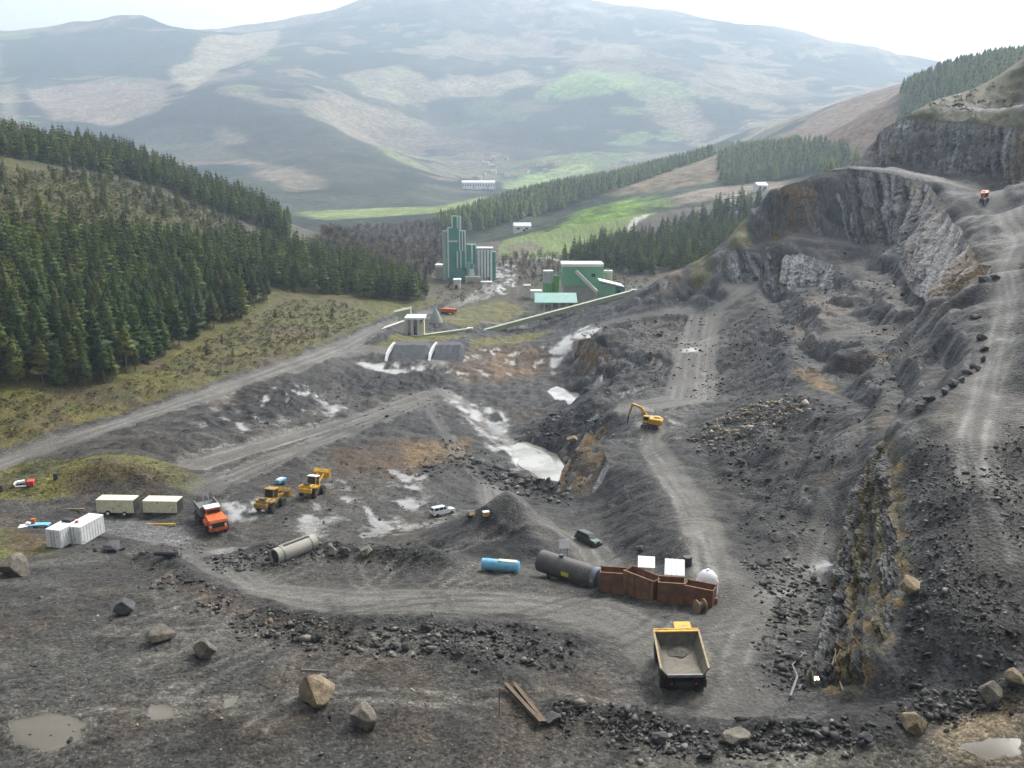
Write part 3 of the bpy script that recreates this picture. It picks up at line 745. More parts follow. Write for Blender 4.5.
mixr = nd.new('ShaderNodeMix'); mixr.data_type = 'FLOAT'
lk.new(wsh, mixr.inputs[0]); lk.new(rg, mixr.inputs[2]); mixr.inputs[3].default_value = .10
lk.new(mixr.outputs[0], bs.inputs['Roughness'])
lk.new(ramp_n(nd, lk, wsh, 0, 1, .10, .5), bs.inputs['Specular IOR Level'])
bh = math_n(nd, lk, 'ADD', math_n(nd, lk, 'MULTIPLY', na, .55), math_n(nd, lk, 'MULTIPLY', vor.outputs['Distance'], -.28))
bh = math_n(nd, lk, 'ADD', bh, math_n(nd, lk, 'MULTIPLY', math_n(nd, lk, 'MULTIPLY', nbed, clf), 1.2))
bh = math_n(nd, lk, 'MULTIPLY', bh, math_n(nd, lk, 'SUBTRACT', 1.0, math_n(nd, lk, 'MULTIPLY', wsh, .97)))
bp = nd.new('ShaderNodeBump')
bp.inputs['Strength'].default_value = .8
bp.inputs['Distance'].default_value = .45
lk.new(bh, bp.inputs['Height'])
lk.new(bp.outputs[0], bs.inputs['Normal'])
# hills
hm, nd, lk, bs = nmat('hill_cover')
geo = nd.new('ShaderNodeNewGeometry')
pos = geo.outputs['Position']
ca = node(nd, 'ShaderNodeAttribute', attribute_name='Col')
n_a = noise_n(nd, lk, pos, .06, 6, .75)
n_b = noise_n(nd, lk, pos, .012, 4, .6)
f = math_n(nd, lk, 'MULTIPLY', ramp_n(nd, lk, n_a, .32, .68, .3, 1.7), ramp_n(nd, lk, n_b, .3, .7, .7, 1.3))
lk.new(mulcol(nd, lk, ca.outputs['Color'], f), bs.inputs['Base Color'])
bs.inputs['Roughness'].default_value = .9
bs.inputs['Specular IOR Level'].default_value = .1
bp = nd.new('ShaderNodeBump')
bp.inputs['Strength'].default_value = .9
bp.inputs['Distance'].default_value = 9
lk.new(n_a, bp.inputs['Height'])
lk.new(bp.outputs[0], bs.inputs['Normal'])

def grid_mesh(name, AX, AY, AZ, attrs):
    ny, nx = AX.shape
    me = bpy.data.meshes.new(name)
    co = np.stack([AX, AY, AZ], -1).reshape(-1, 3).astype(np.float32)
    me.vertices.add(len(co))
    me.vertices.foreach_set('co', co.ravel())
    i = np.arange(nx * ny).reshape(ny, nx)
    q = np.stack([i[:-1, :-1], i[:-1, 1:], i[1:, 1:], i[1:, :-1]], -1).reshape(-1, 4)
    me.loops.add(q.size)
    me.loops.foreach_set('vertex_index', q.ravel().astype(np.int32))
    me.polygons.add(len(q))
    me.polygons.foreach_set('loop_start', np.arange(0, q.size, 4, dtype=np.int32))
    me.polygons.foreach_set('loop_total', np.full(len(q), 4, np.int32))
    me.polygons.foreach_set('use_smooth', np.ones(len(q), bool))
    me.update()
    for k, v in attrs.items():
        at = me.attributes.new(k, 'FLOAT_COLOR', 'POINT')
        b = np.ones((len(co), 4), np.float32)
        b[:, :3] = v.reshape(-1, 3)
        at.data.foreach_set('color', b.ravel())
    return me
def link(name, me, mat=None, parent=None, kind=None):
    o = bpy.data.objects.new(name, me)
    C.objects.link(o)
    if mat is not None:
        me.materials.append(mat)
    if parent is not None:
        o.parent = parent
    if kind:
        o['kind'] = kind
    return o
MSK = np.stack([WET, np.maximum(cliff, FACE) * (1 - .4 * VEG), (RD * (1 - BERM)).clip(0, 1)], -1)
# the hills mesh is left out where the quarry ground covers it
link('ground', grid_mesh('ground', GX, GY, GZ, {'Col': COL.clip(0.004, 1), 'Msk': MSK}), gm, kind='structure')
hme = grid_mesh('hills', HX, HY, HZ, {'Col': HCOL.clip(.004, 1)})
link('hills', hme, hm, kind='structure')
print('ground', time.time() - T0)
# ------------------------------------------------------------------ haze
def box_mesh(name, a, b):
    me = bpy.data.meshes.new(name)
    v = [(x, y, z) for x in (a[0], b[0]) for y in (a[1], b[1]) for z in (a[2], b[2])]
    me.from_pydata(v, [], [(0, 1, 3, 2), (4, 6, 7, 5), (0, 4, 5, 1), (2, 3, 7, 6), (0, 2, 6, 4), (1, 5, 7, 3)])
    return me
hz = bpy.data.materials.new('haze')
hz.use_nodes = True
hz.node_tree.nodes.clear()
pv = hz.node_tree.nodes.new('ShaderNodeVolumePrincipled')
pv.inputs['Color'].default_value = (.68, .825, 1.0, 1)
pv.inputs['Density Attribute'].default_value = ''
hz.cycles.homogeneous_volume = True
pv.inputs['Density'].default_value = 1.5e-4
pv.inputs['Anisotropy'].default_value = .3
ho = hz.node_tree.nodes.new('ShaderNodeOutputMaterial')
hz.node_tree.links.new(pv.outputs[0], ho.inputs['Volume'])
haze = link('haze', box_mesh('haze', (-6500, -400, float(min(GZ.min(), HZ.min())) - 1), (6500, 6800, float(HZ.max()) + 12)), hz, kind='stuff')
haze['label'] = 'pale blue haze hanging over the whole valley'

# ------------------------------------------------------------------ quarried rock faces: ribbed walls between a top and a foot line
def resample(pts, n):
    P = np.array([at_D(*q) for q in pts])
    d = np.concatenate([[0], np.cumsum(np.linalg.norm(np.diff(P, axis=0), axis=1))])
    s = np.linspace(0, d[-1], n)
    return np.stack([np.interp(s, d, P[:, k]) for k in range(3)], -1), d[-1]
def hash1(i, seed):
    return _h(i.astype(np.int64), np.zeros_like(i, dtype=np.int64), np.zeros_like(i, dtype=np.int64), seed)
def rock_face(label, top, foot, step, out, amp, seed, ochre=(), lean=.3, nv=44):
    L0 = resample(top, 50)[1]
    nu = max(30, int(L0 / step))
    T, L = resample(top, nu)
    B, _ = resample(foot, nu)
    sm = np.linspace(0, 1, nu)
    T[:, 2] += .6 * fbm2(sm * L / 4, sm * 0, 1.0, 3, seed) + .2
    B[:, 2] -= 2.0
    v = np.linspace(0, 1, nv)[:, None, None]
    prof = v + .10 * np.sin(v * np.pi * 2) * -1
    P = B[None] + (T - B)[None] * prof
    hor = np.gradient(T, axis=0)
    nrm = np.stack([hor[:, 1], -hor[:, 0], 0 * hor[:, 0]], -1)
    nrm /= np.linalg.norm(nrm, axis=1)[:, None] + 1e-9
    toc = -(T * np.array((1, 1, 0)))
    nrm *= np.sign((nrm * toc).sum(1))[:, None]
    ln_ = sm * L
    hgt_ = P[..., 2] - P[0:1, :, 2]
    u_ = ln_[None] + lean * hgt_ + .8 * fbm2(P[..., 0] + 9, P[..., 2], 5, 3, seed + 1)
    w1 = 3.4 + 0 * u_
    d = .8 * hash1(np.floor(u_ / 6.7), seed + 21) + .75 * hash1(np.floor(u_ / 3.1), seed) + .5 * hash1(np.floor(u_ / 1.35), seed + 2) + .25 * hash1(np.floor(u_ / .6), seed + 3)
    d = d + .55 * hash1(np.floor(u_ / 2.3) * 131 + np.floor((hgt_ + 3 * hash1(np.floor(u_ / 2.3), seed + 5)) / 4.5), seed + 4)
    d = d + .9 * fbm2(P[..., 0] + P[..., 2], P[..., 1] + P[..., 2] * .7, 9, 4, seed + 6)
    env = np.sin(np.clip(prof[..., 0] * 1.15 - .02, 0, 1) * np.pi) ** .5
    endt = 1 - sstep(0, .05, sm) * sstep(1, .95, sm)
    P = P + nrm[None] * (out + amp * d * env - 3.2 * endt[None])[..., None]
    P[..., 2] -= 3.0 * endt[None] ** 2 * (.3 + .7 * v[..., 0])
    P[..., 2] += .25 * amp * noise3(P[..., 0] * 1.3, P[..., 1] * 1.3, P[..., 2] * 1.3, seed + 8) * env
    col = np.empty(P.shape, np.float32)
    col[:] = (.112, .1135, .114)
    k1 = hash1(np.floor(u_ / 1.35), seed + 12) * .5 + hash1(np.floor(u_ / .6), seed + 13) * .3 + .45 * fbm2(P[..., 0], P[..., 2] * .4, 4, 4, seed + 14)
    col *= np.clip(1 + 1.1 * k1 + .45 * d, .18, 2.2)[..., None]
    def mixc(m, c, k):
        nonlocal col
        m = (np.clip(m, 0, 1) * k)[..., None]
        col = col * (1 - m) + np.array(c, np.float32) * m
    mixc(sstep(.15, .5, fbm2(u_, hgt_ * .3, 7, 3, seed + 15)), (.115, .095, .055), .55)
    for (s0, s1, k) in ochre:
        f = sm[None] + 0 * u_
        mixc(sstep(s0 - .03, s0 + .02, f) * sstep(s1 + .03, s1 - .02, f) * (.5 + .6 * sstep(-.3, .3, fbm2(u_, hgt_, 3, 3, seed + 16))), (.135, .083, .032), k)
    mixc(sstep(.93, .99, v[..., 0] + .04 * fbm2(u_, u_ * 0, 4, 3, seed + 17)), (.085, .08, .035), .7)
    me = grid_mesh('rock_face', P[..., 0], P[..., 1], P[..., 2], {'Col': col.clip(.006, 1), 'Msk': np.stack([0 * u_, 1 + 0 * u_, 0 * u_], -1)})
    me.polygons.foreach_set('use_smooth', np.zeros(len(me.polygons), bool))
    o = link('rock_face', me, gm, kind='structure')
    o['label'] = label
    return o
rock_face('highest grey rock face of vertical ribs under the grassy bench', [(872, 143, 380), (886, 128, 376), (905, 118.5, 372), (950, 121.5, 350), (1000, 126, 325), (1060, 129, 300)], [(866, 160, 378), (880, 166, 362), (900, 168, 355), (930, 171, 342), (985, 180, 314), (1050, 187, 291)], .5, 1.2, 1.3, 411, ((0, .06, .8), (.82, .9, .5)), .28)
rock_face('middle grey rock face of leaning beds with an ochre left end', [(768, 200, 356), (785, 186, 354), (825, 172, 352), (850, 168.5, 345), (900, 175.5, 324), (935, 185, 303), (950, 207, 269), (962, 228, 236)], [(758, 240, 350), (775, 238, 342), (800, 230, 336), (850, 235, 325), (898, 243, 300), (910, 268, 250), (920, 284, 222), (934, 292, 202)], .5, 1.7, 1.8, 431, ((0, .15, .85), (.7, .76, .5)), .3)
rock_face('lower dark rock step below the middle face', [(760, 246, 342), (790, 247, 331), (830, 262, 311), (858, 273, 289), (884, 284, 262)], [(766, 284, 321), (790, 294, 304), (822, 300, 288), (852, 298, 272), (884, 300, 250)], .5, 2.4, 1.6, 451, (), .35)
rock_face('small rock nose with grassy top at the end of the ridge', [(718, 262, 338), (726, 250, 340), (742, 250, 338), (762, 254, 334)], [(706, 288, 333), (728, 290, 326), (748, 286, 325), (772, 283, 321)], .45, 2.2, 1.2, 461, ((0, .12, .5),), .3)
rock_face('lowest rock nose beside the plant with brown top', [(652, 290, 350), (662, 279, 354), (676, 280, 350), (692, 290, 340)], [(646, 303, 344), (660, 303, 338), (680, 306, 332), (700, 303, 330)], .45, 2.0, 1.0, 471, ((0, .4, .6),), .3)
rock_face('brown earth bank above the small pool', [(580, 340, 318), (592, 338, 302), (606, 347, 292), (604, 360, 280), (598, 378, 262)], [(574, 358, 316), (578, 370, 302), (584, 384, 282), (590, 394, 266), (594, 402, 250)], .4, 1.2, .9, 481, ((0, .6, .9),), .2, 24)
rock_face('ochre rock buttress standing over the pit pond', [(590, 432, 200), (603, 440, 192), (611, 452, 182), (616, 466, 172)], [(570, 456, 187), (564, 478, 180.5), (578, 496, 169.5), (598, 503, 162)], .3, 1.5, .8, 491, ((0, .75, .95),), .15, 30)
rock_face('dark rock step behind the excavator bench', [(656, 350, 268), (668, 368, 251), (652, 384, 241), (618, 394, 233)], [(648, 366, 258), (655, 386, 241), (640, 398, 232), (606, 414, 222)], .4, .4, .7, 497, ((.0, .1, .6),), .2, 22)
rock_face('ochre broken step on the talus slope', [(786, 367, 207), (808, 368, 204), (836, 376, 190)], [(780, 388, 199), (802, 388, 195), (836, 390, 184)], .3, .3, .5, 503, ((.1, .9, .8),), .2, 18)
rock_face('steep rock shoulder below the upper bench road with ochre patch', [(958, 224, 242), (975, 246, 210), (986, 266, 188), (980, 280, 177)], [(930, 290, 208), (936, 300, 193), (938, 310, 182), (932, 318, 178)], .4, 1.2, 1.1, 521, ((.5, .85, .85),), .3, 40)
rock_face('dark broken rock wall right of the pit pond', [(586, 398, 240), (600, 412, 226), (607, 430, 212), (604, 444, 202)], [(560, 424, 240), (556, 442, 221), (570, 456, 206), (582, 466, 197)], .3, .6, .9, 531, ((.6, .75, .6),), .2, 30)
# near face: steeply tilted beds, seen nearly along their strike
base_l = [(862, 490, 115), (850, 535, 107), (840, 575, 97.5), (830, 612, 88.2), (818, 648, 80.2), (808, 676, 74.8), (802, 694, 72.0)]
top_l = [(890, 430, 114), (900, 466, 101), (912, 516, 90), (918, 556, 82.8), (914, 600, 76.8), (898, 650, 71.8), (872, 694, 69.9)]
NU, NV = 330, 110
T_, L_ = resample(top_l, NU)
B_, _ = resample(base_l, NU)
B_[:, 2] -= .8
vv_ = np.linspace(0, 1, NV)[:, None, None]
P_ = B_[None] + (T_ - B_)[None] * vv_
sm = np.linspace(0, 1, NU)[None]
acr = vv_[..., 0] * np.linalg.norm(T_ - B_, axis=1)[None]
wob = .9 * fbm2(P_[..., 0], P_[..., 1], 7, 4, 601) + .25 * fbm2(P_[..., 0], P_[..., 1], 1.5, 3, 602)
band = acr + .055 * sm * L_ + wob
jn = np.floor((sm * L_ + 2.5 * hash1(np.floor(band / .9), 611) * 4 + acr * .5) / 3.2)
d = .5 * hash1(np.floor(band / 1.7), 603) + .42 * hash1(np.floor(band / .62), 604) + .22 * hash1(np.floor(band / .27), 605)
d = d + .5 * hash1(np.floor(band / .9) * 57 + jn, 606) + .35 * hash1(np.floor(band / .5) * 91 + np.floor((sm * L_ + acr) / 1.3), 612) + .7 * fbm2(P_[..., 0], P_[..., 1], 5, 4, 607)
nn = np.cross(np.gradient(P_, axis=1), np.gradient(P_, axis=0))
nn /= np.linalg.norm(nn, axis=-1)[..., None] + 1e-9
nn *= np.sign(nn[..., 2:3])
env = (sstep(0, .10, vv_[..., 0]) * sstep(1, .86, vv_[..., 0]) * sstep(0, .05, sm) * sstep(1, .95, sm))
P_ = P_ + nn * ((.85 * d + .7) * env - .5 * (1 - env))[..., None]
cc = np.empty(P_.shape, np.float32)
cc[:] = (.060, .0605, .059)
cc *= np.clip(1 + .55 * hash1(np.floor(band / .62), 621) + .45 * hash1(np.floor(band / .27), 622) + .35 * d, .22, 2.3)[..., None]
def mixc(m, c, k):
    global cc
    m = (np.clip(m, 0, 1) * k)[..., None]
    cc = cc * (1 - m) + np.array(c, np.float32) * m
rust = fbm2(P_[..., 0] * .6, P_[..., 1] * .3, 4, 4, 623)
mixc((hash1(np.floor(band / .75), 624) > .3) * sstep(-.35, .15, rust), (.118, .086, .034), .75)
mixc((hash1(np.floor(band / .75), 624) < -.45) * sstep(-.3, .2, rust), (.082, .076, .033), .75)
mixc(sstep(.3, .6, fbm2(P_[..., 0], P_[..., 1], 2.2, 4, 625)), (.025, .0255, .026), .7)
mixc((hash1(np.floor(band / .5) * 91 + np.floor((sm * L_ + acr) / 1.3), 626) > .86), (.13, .125, .11), .5)
mixc(1 - env, (.040, .0402, .040), .8)
me = grid_mesh('bedded_rock_face', P_[..., 0], P_[..., 1], P_[..., 2], {'Col': cc.clip(.006, 1), 'Msk': np.stack([0 * d, .35 + 0 * d, 0 * d], -1)})
me.polygons.foreach_set('use_smooth', np.zeros(len(me.polygons), bool))
o = link('bedded_rock_face', me, gm, kind='structure')
o['label'] = 'near rock face of tilted ochre and grey beds right of the truck'
print('faces', time.time() - T0)

# ------------------------------------------------------------------ vegetation and broken stone
def simple_mat(name, col, rough=.7, metal=0., var=.25, vscale=1.5, objvar=0., attr=None, bump=0., spec=None):
    m, nd, lk, bs = nmat(name)
    tc = nd.new('ShaderNodeTexCoord')
    n = noise_n(nd, lk, tc.outputs['Object'], vscale, 5, .65)
    f = ramp_n(nd, lk, n, .3, .7, 1 - var, 1 + var)
    if objvar:
        oi = nd.new('ShaderNodeObjectInfo')
        f = math_n(nd, lk, 'MULTIPLY', f, ramp_n(nd, lk, oi.outputs['Random'], 0, 1, 1 - objvar, 1 + objvar))
    if attr:
        a = node(nd, 'ShaderNodeAttribute', attribute_name=attr)
        c = a.outputs['Color']
    else:
        r = nd.new('ShaderNodeRGB')
        r.outputs[0].default_value = (*col, 1)
        c = r.outputs[0]
    lk.new(mulcol(nd, lk, c, f), bs.inputs['Base Color'])
    bs.inputs['Roughness'].default_value = rough
    bs.inputs['Metallic'].default_value = metal
    if spec is not None:
        bs.inputs['Specular IOR Level'].default_value = spec
    if bump:
        bp = nd.new('ShaderNodeBump')
        bp.inputs['Strength'].default_value = .6
        bp.inputs['Distance'].default_value = bump
        lk.new(n, bp.inputs['Height'])
        lk.new(bp.outputs[0], bs.inputs['Normal'])
    return m
def tag(o, label, cat, group=None):
    o['label'] = label
    o['category'] = cat
    if group:
        o['group'] = group
    return o
def tri_mesh(name, V, Fc, cols=None):
    V, Fc = np.asarray(V, np.float32), np.asarray(Fc, np.int32)
    me = bpy.data.meshes.new(name)
    me.vertices.add(len(V))
    me.vertices.foreach_set('co', V.ravel())
    me.loops.add(Fc.size)
    me.loops.foreach_set('vertex_index', Fc.ravel())
    me.polygons.add(len(Fc))
    me.polygons.foreach_set('loop_start', np.arange(0, Fc.size, 3, dtype=np.int32))
    me.polygons.foreach_set('loop_total', np.full(len(Fc), 3, np.int32))
    me.update()
    if cols is not None:
        at = me.attributes.new('Col', 'FLOAT_COLOR', 'POINT')
        b = np.ones((len(V), 4), np.float32)
        b[:, :3] = cols
        at.data.foreach_set('color', b.ravel())
    return me
def scatter(name, variants, pos, scl, cols=None, tilt=0.0, colmul=None, rot=True):
    """one merged mesh: variants = [(V, F, vertex colour or None)], pos (n,3), scl (n,3)"""
    Vs, Fs, Cs, off = [], [], [], 0
    pick = rng.integers(0, len(variants), len(pos))
    for k, (V, Fc, vc) in enumerate(variants):
        idx = np.where(pick == k)[0]
        if not len(idx):
            continue
        a = rng.uniform(0, 2 * np.pi, len(idx)) * (1 if rot else 0)
        P = V[None] * scl[idx][:, None, :]
        if tilt:
            tx = rng.normal(0, tilt, len(idx))[:, None]
            P = np.stack([P[..., 0], P[..., 1] * np.cos(tx) - P[..., 2] * np.sin(tx), P[..., 1] * np.sin(tx) + P[..., 2] * np.cos(tx)], -1)
        ca, sa = np.cos(a)[:, None], np.sin(a)[:, None]
        P = np.stack([P[..., 0] * ca - P[..., 1] * sa, P[..., 0] * sa + P[..., 1] * ca, P[..., 2]], -1) + pos[idx][:, None, :]
        Vs.append(P.reshape(-1, 3))
        Fs.append((Fc[None] + (off + np.arange(len(idx)) * len(V))[:, None, None]).reshape(-1, 3))
        cc = np.ones((len(idx), len(V), 3), np.float32) if vc is None else np.repeat(vc[None], len(idx), 0)
        if cols is not None:
            cc = cc * cols[idx][:, None, :]
        Cs.append(cc.reshape(-1, 3))
        off += len(idx) * len(V)
    return tri_mesh(name, np.concatenate(Vs), np.concatenate(Fs), np.concatenate(Cs))
TRUNKC, GREEN, TWIG = np.array((.10, .08, .065)), np.array((.052, .082, .013)), np.array((.082, .074, .058))
def conifer(seed, levels=13, per=7, base=.28, R=.17, segs=2, trunk_h=.97):
    """unit-height conifer: trunk (V,F) and crown (V,F)"""
    r = random.Random(seed)
    tv, tf = [], []
    for k, (z, w) in enumerate(((0, .017), (.3, .012), (trunk_h, .003))):
        for i in range(5):
            tv.append((w * math.cos(i * 1.2566), w * math.sin(i * 1.2566), z))
    for k in range(2):
        for i in range(5):
            a, b = k * 5 + i, k * 5 + (i + 1) % 5
            tf += [(a, b, b + 5), (a, b + 5, a + 5)]
    v, f = [], []
    for l in range(levels):
        t = l / (levels - 1)
        z = base + (1 - base) * (t * .96) + r.uniform(-.01, .01)
        rad = R * (1 - t) ** .75 * (.75 + .25 * min(1, t * 5)) + .012
        n = max(4, int(per * (1 - .4 * t)))
        a0 = r.uniform(0, 6.28)
        for i in range(n):
            if r.random() < .08:
                continue
            a = a0 + 6.283 * i / n + r.uniform(-.35, .35)
            L = rad * r.uniform(.65, 1.25)
            w = L * r.uniform(.28, .42)
            dz = r.uniform(-.25, .02) * L
            d, s = (math.cos(a), math.sin(a)), (-math.sin(a), math.cos(a))
            k = len(v)
            tw = r.uniform(-.3, .3) * w
            v += [(0, 0, z + .02), (d[0] * L * .55 + s[0] * w, d[1] * L * .55 + s[1] * w, z + dz * .4 + tw), (d[0] * L * .55 - s[0] * w, d[1] * L * .55 - s[1] * w, z + dz * .4 - tw), (d[0] * L, d[1] * L, z + dz), (d[0] * L * .5, d[1] * L * .5, z - .05 - .2 * L)]
            f += [(k, k + 1, k + 3), (k, k + 3, k + 2), (k + 1, k + 4, k + 3), (k + 2, k + 3, k + 4)]
    k = len(v)
    v += [(.012, 0, .95), (-.008, .01, .95), (-.008, -.01, .95), (0, 0, 1.0)]
    f += [(k, k + 1, k + 3), (k + 1, k + 2, k + 3), (k + 2, k, k + 3)]
    return (np.array(tv, np.float32), np.array(tf)), (np.array(v, np.float32), np.array(f))
def merged_tree(tr, cr, cc=GREEN):
    V = np.concatenate([tr[0], cr[0]])
    Fc = np.concatenate([tr[1], cr[1] + len(tr[0])])
    z = cr[0][:, 2:3]
    c = np.concatenate([np.repeat(TRUNKC[None], len(tr[0]), 0), np.repeat(cc[None], len(cr[0]), 0)]).astype(np.float32)
    return V, Fc, c
def bare_tree(seed, n=90):
    r = random.Random(seed)
    v, f = [], []
    for k, (z, w) in enumerate(((0, .02), (.9, .004))):
        for i in range(4):
            v.append((w * math.cos(i * 1.57), w * math.sin(i * 1.57), z))
    for i in range(4):
        f += [(i, (i + 1) % 4, 4 + (i + 1) % 4), (i, 4 + (i + 1) % 4, 4 + i)]
    for i in range(n):
        z0 = r.uniform(.25, .8)
        a = r.uniform(0, 6.28)
        L = r.uniform(.12, .34) * (1.15 - abs(z0 - .5))
        up = r.uniform(.3, 1.2) * L
        s = r.uniform(.006, .016)
        d = (math.cos(a), math.sin(a))
        o = r.uniform(0, .16)
        k = len(v)
        v += [(d[0] * o - d[1] * s, d[1] * o + d[0] * s, z0), (d[0] * o + d[1] * s, d[1] * o - d[0] * s, z0 + s), (d[0] * (o + L * .7), d[1] * (o + L * .7), min(z0 + up, .7 + .3 * r.random()))]
        f.append((k, k + 1, k + 2))
    V = np.array(v, np.float32)
    return V, np.array(f), np.repeat(TWIG[None], len(V), 0).astype(np.float32)
def bush(seed, n=40):
    r = random.Random(seed)
    v, f = [], []
    for i in range(n):
        a, e = r.uniform(0, 6.28), r.uniform(0, 1.4)
        q = r.uniform(.3, .5)
        c = (q * math.cos(a) * math.cos(e), q * math.sin(a) * math.cos(e), .1 + .8 * q * math.sin(e) * 1.3)
        k = len(v)
        for j in range(3):
            v.append((c[0] + r.uniform(-.16, .16), c[1] + r.uniform(-.16, .16), c[2] + r.uniform(-.14, .14)))
        f.append((k, k + 1, k + 2))
    return np.array(v, np.float32), np.array(f), None
def hull_rock(seed, n=13, flat=.75):
    r = random.Random(seed)
    bm = bmesh.new()
    for i in range(n):
        d = Vector((r.gauss(0, 1), r.gauss(0, 1), r.gauss(0, 1))).normalized() * r.uniform(.42, .56)
        bm.verts.new((d.x * r.uniform(.9, 1.25), d.y, d.z * flat))
    g = bmesh.ops.convex_hull(bm, input=bm.verts)
    bmesh.ops.delete(bm, geom=[e for e in g['geom_interior'] if isinstance(e, bmesh.types.BMVert)], context='VERTS')
    bmesh.ops.triangulate(bm, faces=bm.faces)
    bm.verts.index_update()
    V = np.array([v.co[:] for v in bm.verts], np.float32)
    Fc = np.array([[q.index for q in fa.verts] for fa in bm.faces])
    bm.free()
    return V, Fc, None
def fill(P, spacing, keep=1.0, jit=.45, extra=None):
    x0, y0 = P.min(0)
    x1, y1 = P.max(0)
    gx, gy = np.meshgrid(np.arange(x0, x1, spacing), np.arange(y0, y1, spacing))
    gx = gx.ravel() + rng.uniform(-jit, jit, gx.size) * spacing
    gy = gy.ravel() + rng.uniform(-jit, jit, gy.size) * spacing
    ok = (poly_sd(gx, gy, P) > 0) & (rng.random(gx.size) < keep)
    return gx[ok], gy[ok]
crown_m, nd, lk, bs = nmat('conifer_needles')
oi = nd.new('ShaderNodeObjectInfo')
tc = nd.new('ShaderNodeTexCoord')
mx = nd.new('ShaderNodeMix'); mx.data_type = 'RGBA'
mx.inputs[6].default_value, mx.inputs[7].default_value = (.036, .070, .013, 1), (.092, .100, .018, 1)
lk.new(math_n(nd, lk, 'POWER', oi.outputs['Random'], 1.8), mx.inputs[0])
rw = nd.new('ShaderNodeTexWhiteNoise'); rw.noise_dimensions = '1D'
lk.new(oi.outputs['Random'], rw.inputs['W'])
ff = math_n(nd, lk, 'MULTIPLY', ramp_n(nd, lk, noise_n(nd, lk, tc.outputs['Object'], 9, 4, .65), .3, .7, .6, 1.4), ramp_n(nd, lk, rw.outputs['Value'], 0, 1, .5, 1.3))
lk.new(mulcol(nd, lk, mx.outputs[2], ff), bs.inputs['Base Color'])
bs.inputs['Roughness'].default_value = .85
bs.inputs['Specular IOR Level'].default_value = .2
trunk_m = simple_mat('conifer_bark', tuple(TRUNKC), .9, var=.3, vscale=8)
wood_m = simple_mat('distant_wood', (1, 1, 1), .9, var=.3, vscale=.25, attr='Col', spec=.2)
rub_m = simple_mat('broken_stone', (1, 1, 1), .75, var=.3, vscale=3.0, attr='Col', bump=.08, spec=.15)

def in_view(x, y, z, pad=30):
    cx, cy, cz = x, y * CP - (z - CAMZ) * SP, y * SP + (z - CAMZ) * CP
    px, py = 512 + F * cx / np.maximum(cy, 1), 384 - F * cz / np.maximum(cy, 1)
    return (px > -pad) & (px < 1024 + pad) & (py > -pad) & (py < 768 + pad)
con_hi = [conifer(s, 15, 10, b, R) for s, b, R in ((1, .22, .18), (2, .30, .22), (3, .16, .2), (4, .38, .19), (5, .25, .25), (6, .12, .22), (7, .45, .2), (8, .2, .27))]
con_lo = [merged_tree(*conifer(20 + s, 10, 7, b, R)) for s, b, R in ((1, .22, .2), (2, .28, .24), (3, .14, .22), (4, .3, .19), (5, .1, .28))]
def cone_tree(seed, R):
    r = random.Random(seed)
    v, f = [], []
    for k, (z0, z1, w) in enumerate(((.08, .62, R), (.35, .84, R * .72), (.62, 1.0, R * .45))):
        b = len(v)
        for i in range(7):
            q = w * r.uniform(.7, 1.25)
            v.append((q * math.cos(i * .8976), q * math.sin(i * .8976), z0 + r.uniform(-.05, .05)))
        v.append((r.uniform(-.02, .02), r.uniform(-.02, .02), z1))
        f += [(b + i, b + (i + 1) % 7, b + 7) for i in range(7)]
    V = np.array(v, np.float32)
    return V, np.array(f), np.repeat(GREEN[None], len(V), 0).astype(np.float32)
con_far = [cone_tree(40 + s, R) for s, R in ((1, .22), (2, .26), (3, .3), (4, .24))]
bare = [bare_tree(60 + s) for s in range(4)]
# left plantation
fA = world_poly([(-40, 396), (0, 386), (60, 388), (105, 386), (150, 366), (175, 350), (205, 336), (250, 314), (300, 292), (350, 296), (395, 302), (436, 301), (400, 283), (350, 266), (300, 258), (250, 250), (180, 246), (100, 246), (0, 246), (-40, 246)])
ax_, ay_ = fill(fA, 3.9, .9)
gap_ = fbm2(ax_, ay_, 24, 3, 55) > -.42
ax_, ay_ = ax_[gap_], ay_[gap_]
crest = world_poly([(-30, 160), (0, 160), (100, 178), (200, 207), (260, 228), (300, 250)])
crestB = np.concatenate([crest[:-1], np.array([at_D(300, 236, 600)[:2], at_D(200, 186, 640)[:2], at_D(100, 156, 615)[:2], at_D(0, 140, 575)[:2], at_D(-30, 138, 560)[:2]])])
hc = [hit(px, py) for px, py in ((-30, 158), (20, 160), (70, 168), (120, 176), (170, 192), (210, 208), (250, 224), (290, 244))]
crestP = np.array([(h.x, h.y) for h in hc] + [(h.x * 1.12, h.y * 1.12) for h in hc[::-1]])
bx_, by_ = fill(crestP, 4.2, .9)
clear = world_poly([(-30, 166), (60, 172), (130, 184), (210, 212), (280, 245), (180, 244), (100, 244), (0, 244), (-30, 244)])
cx_, cy_ = fill(clear, 6.0, .45)
x = np.concatenate([ax_, bx_, cx_]); y = np.concatenate([ay_, by_, cy_])
kind = np.concatenate([np.zeros(len(ax_)), np.ones(len(bx_)), np.full(len(cx_), 2)])
z = height(x, y)
hgt = np.where(kind == 0, rng.normal(13, 2.7, len(x)).clip(5, 18.5), np.where(kind == 1, rng.uniform(11, 18, len(x)), rng.uniform(3, 10, len(x))))
vis = in_view(x, y, z + 8)
x, y, z, hgt, kind = x[vis], y[vis], z[vis], hgt[vis], kind[vis]
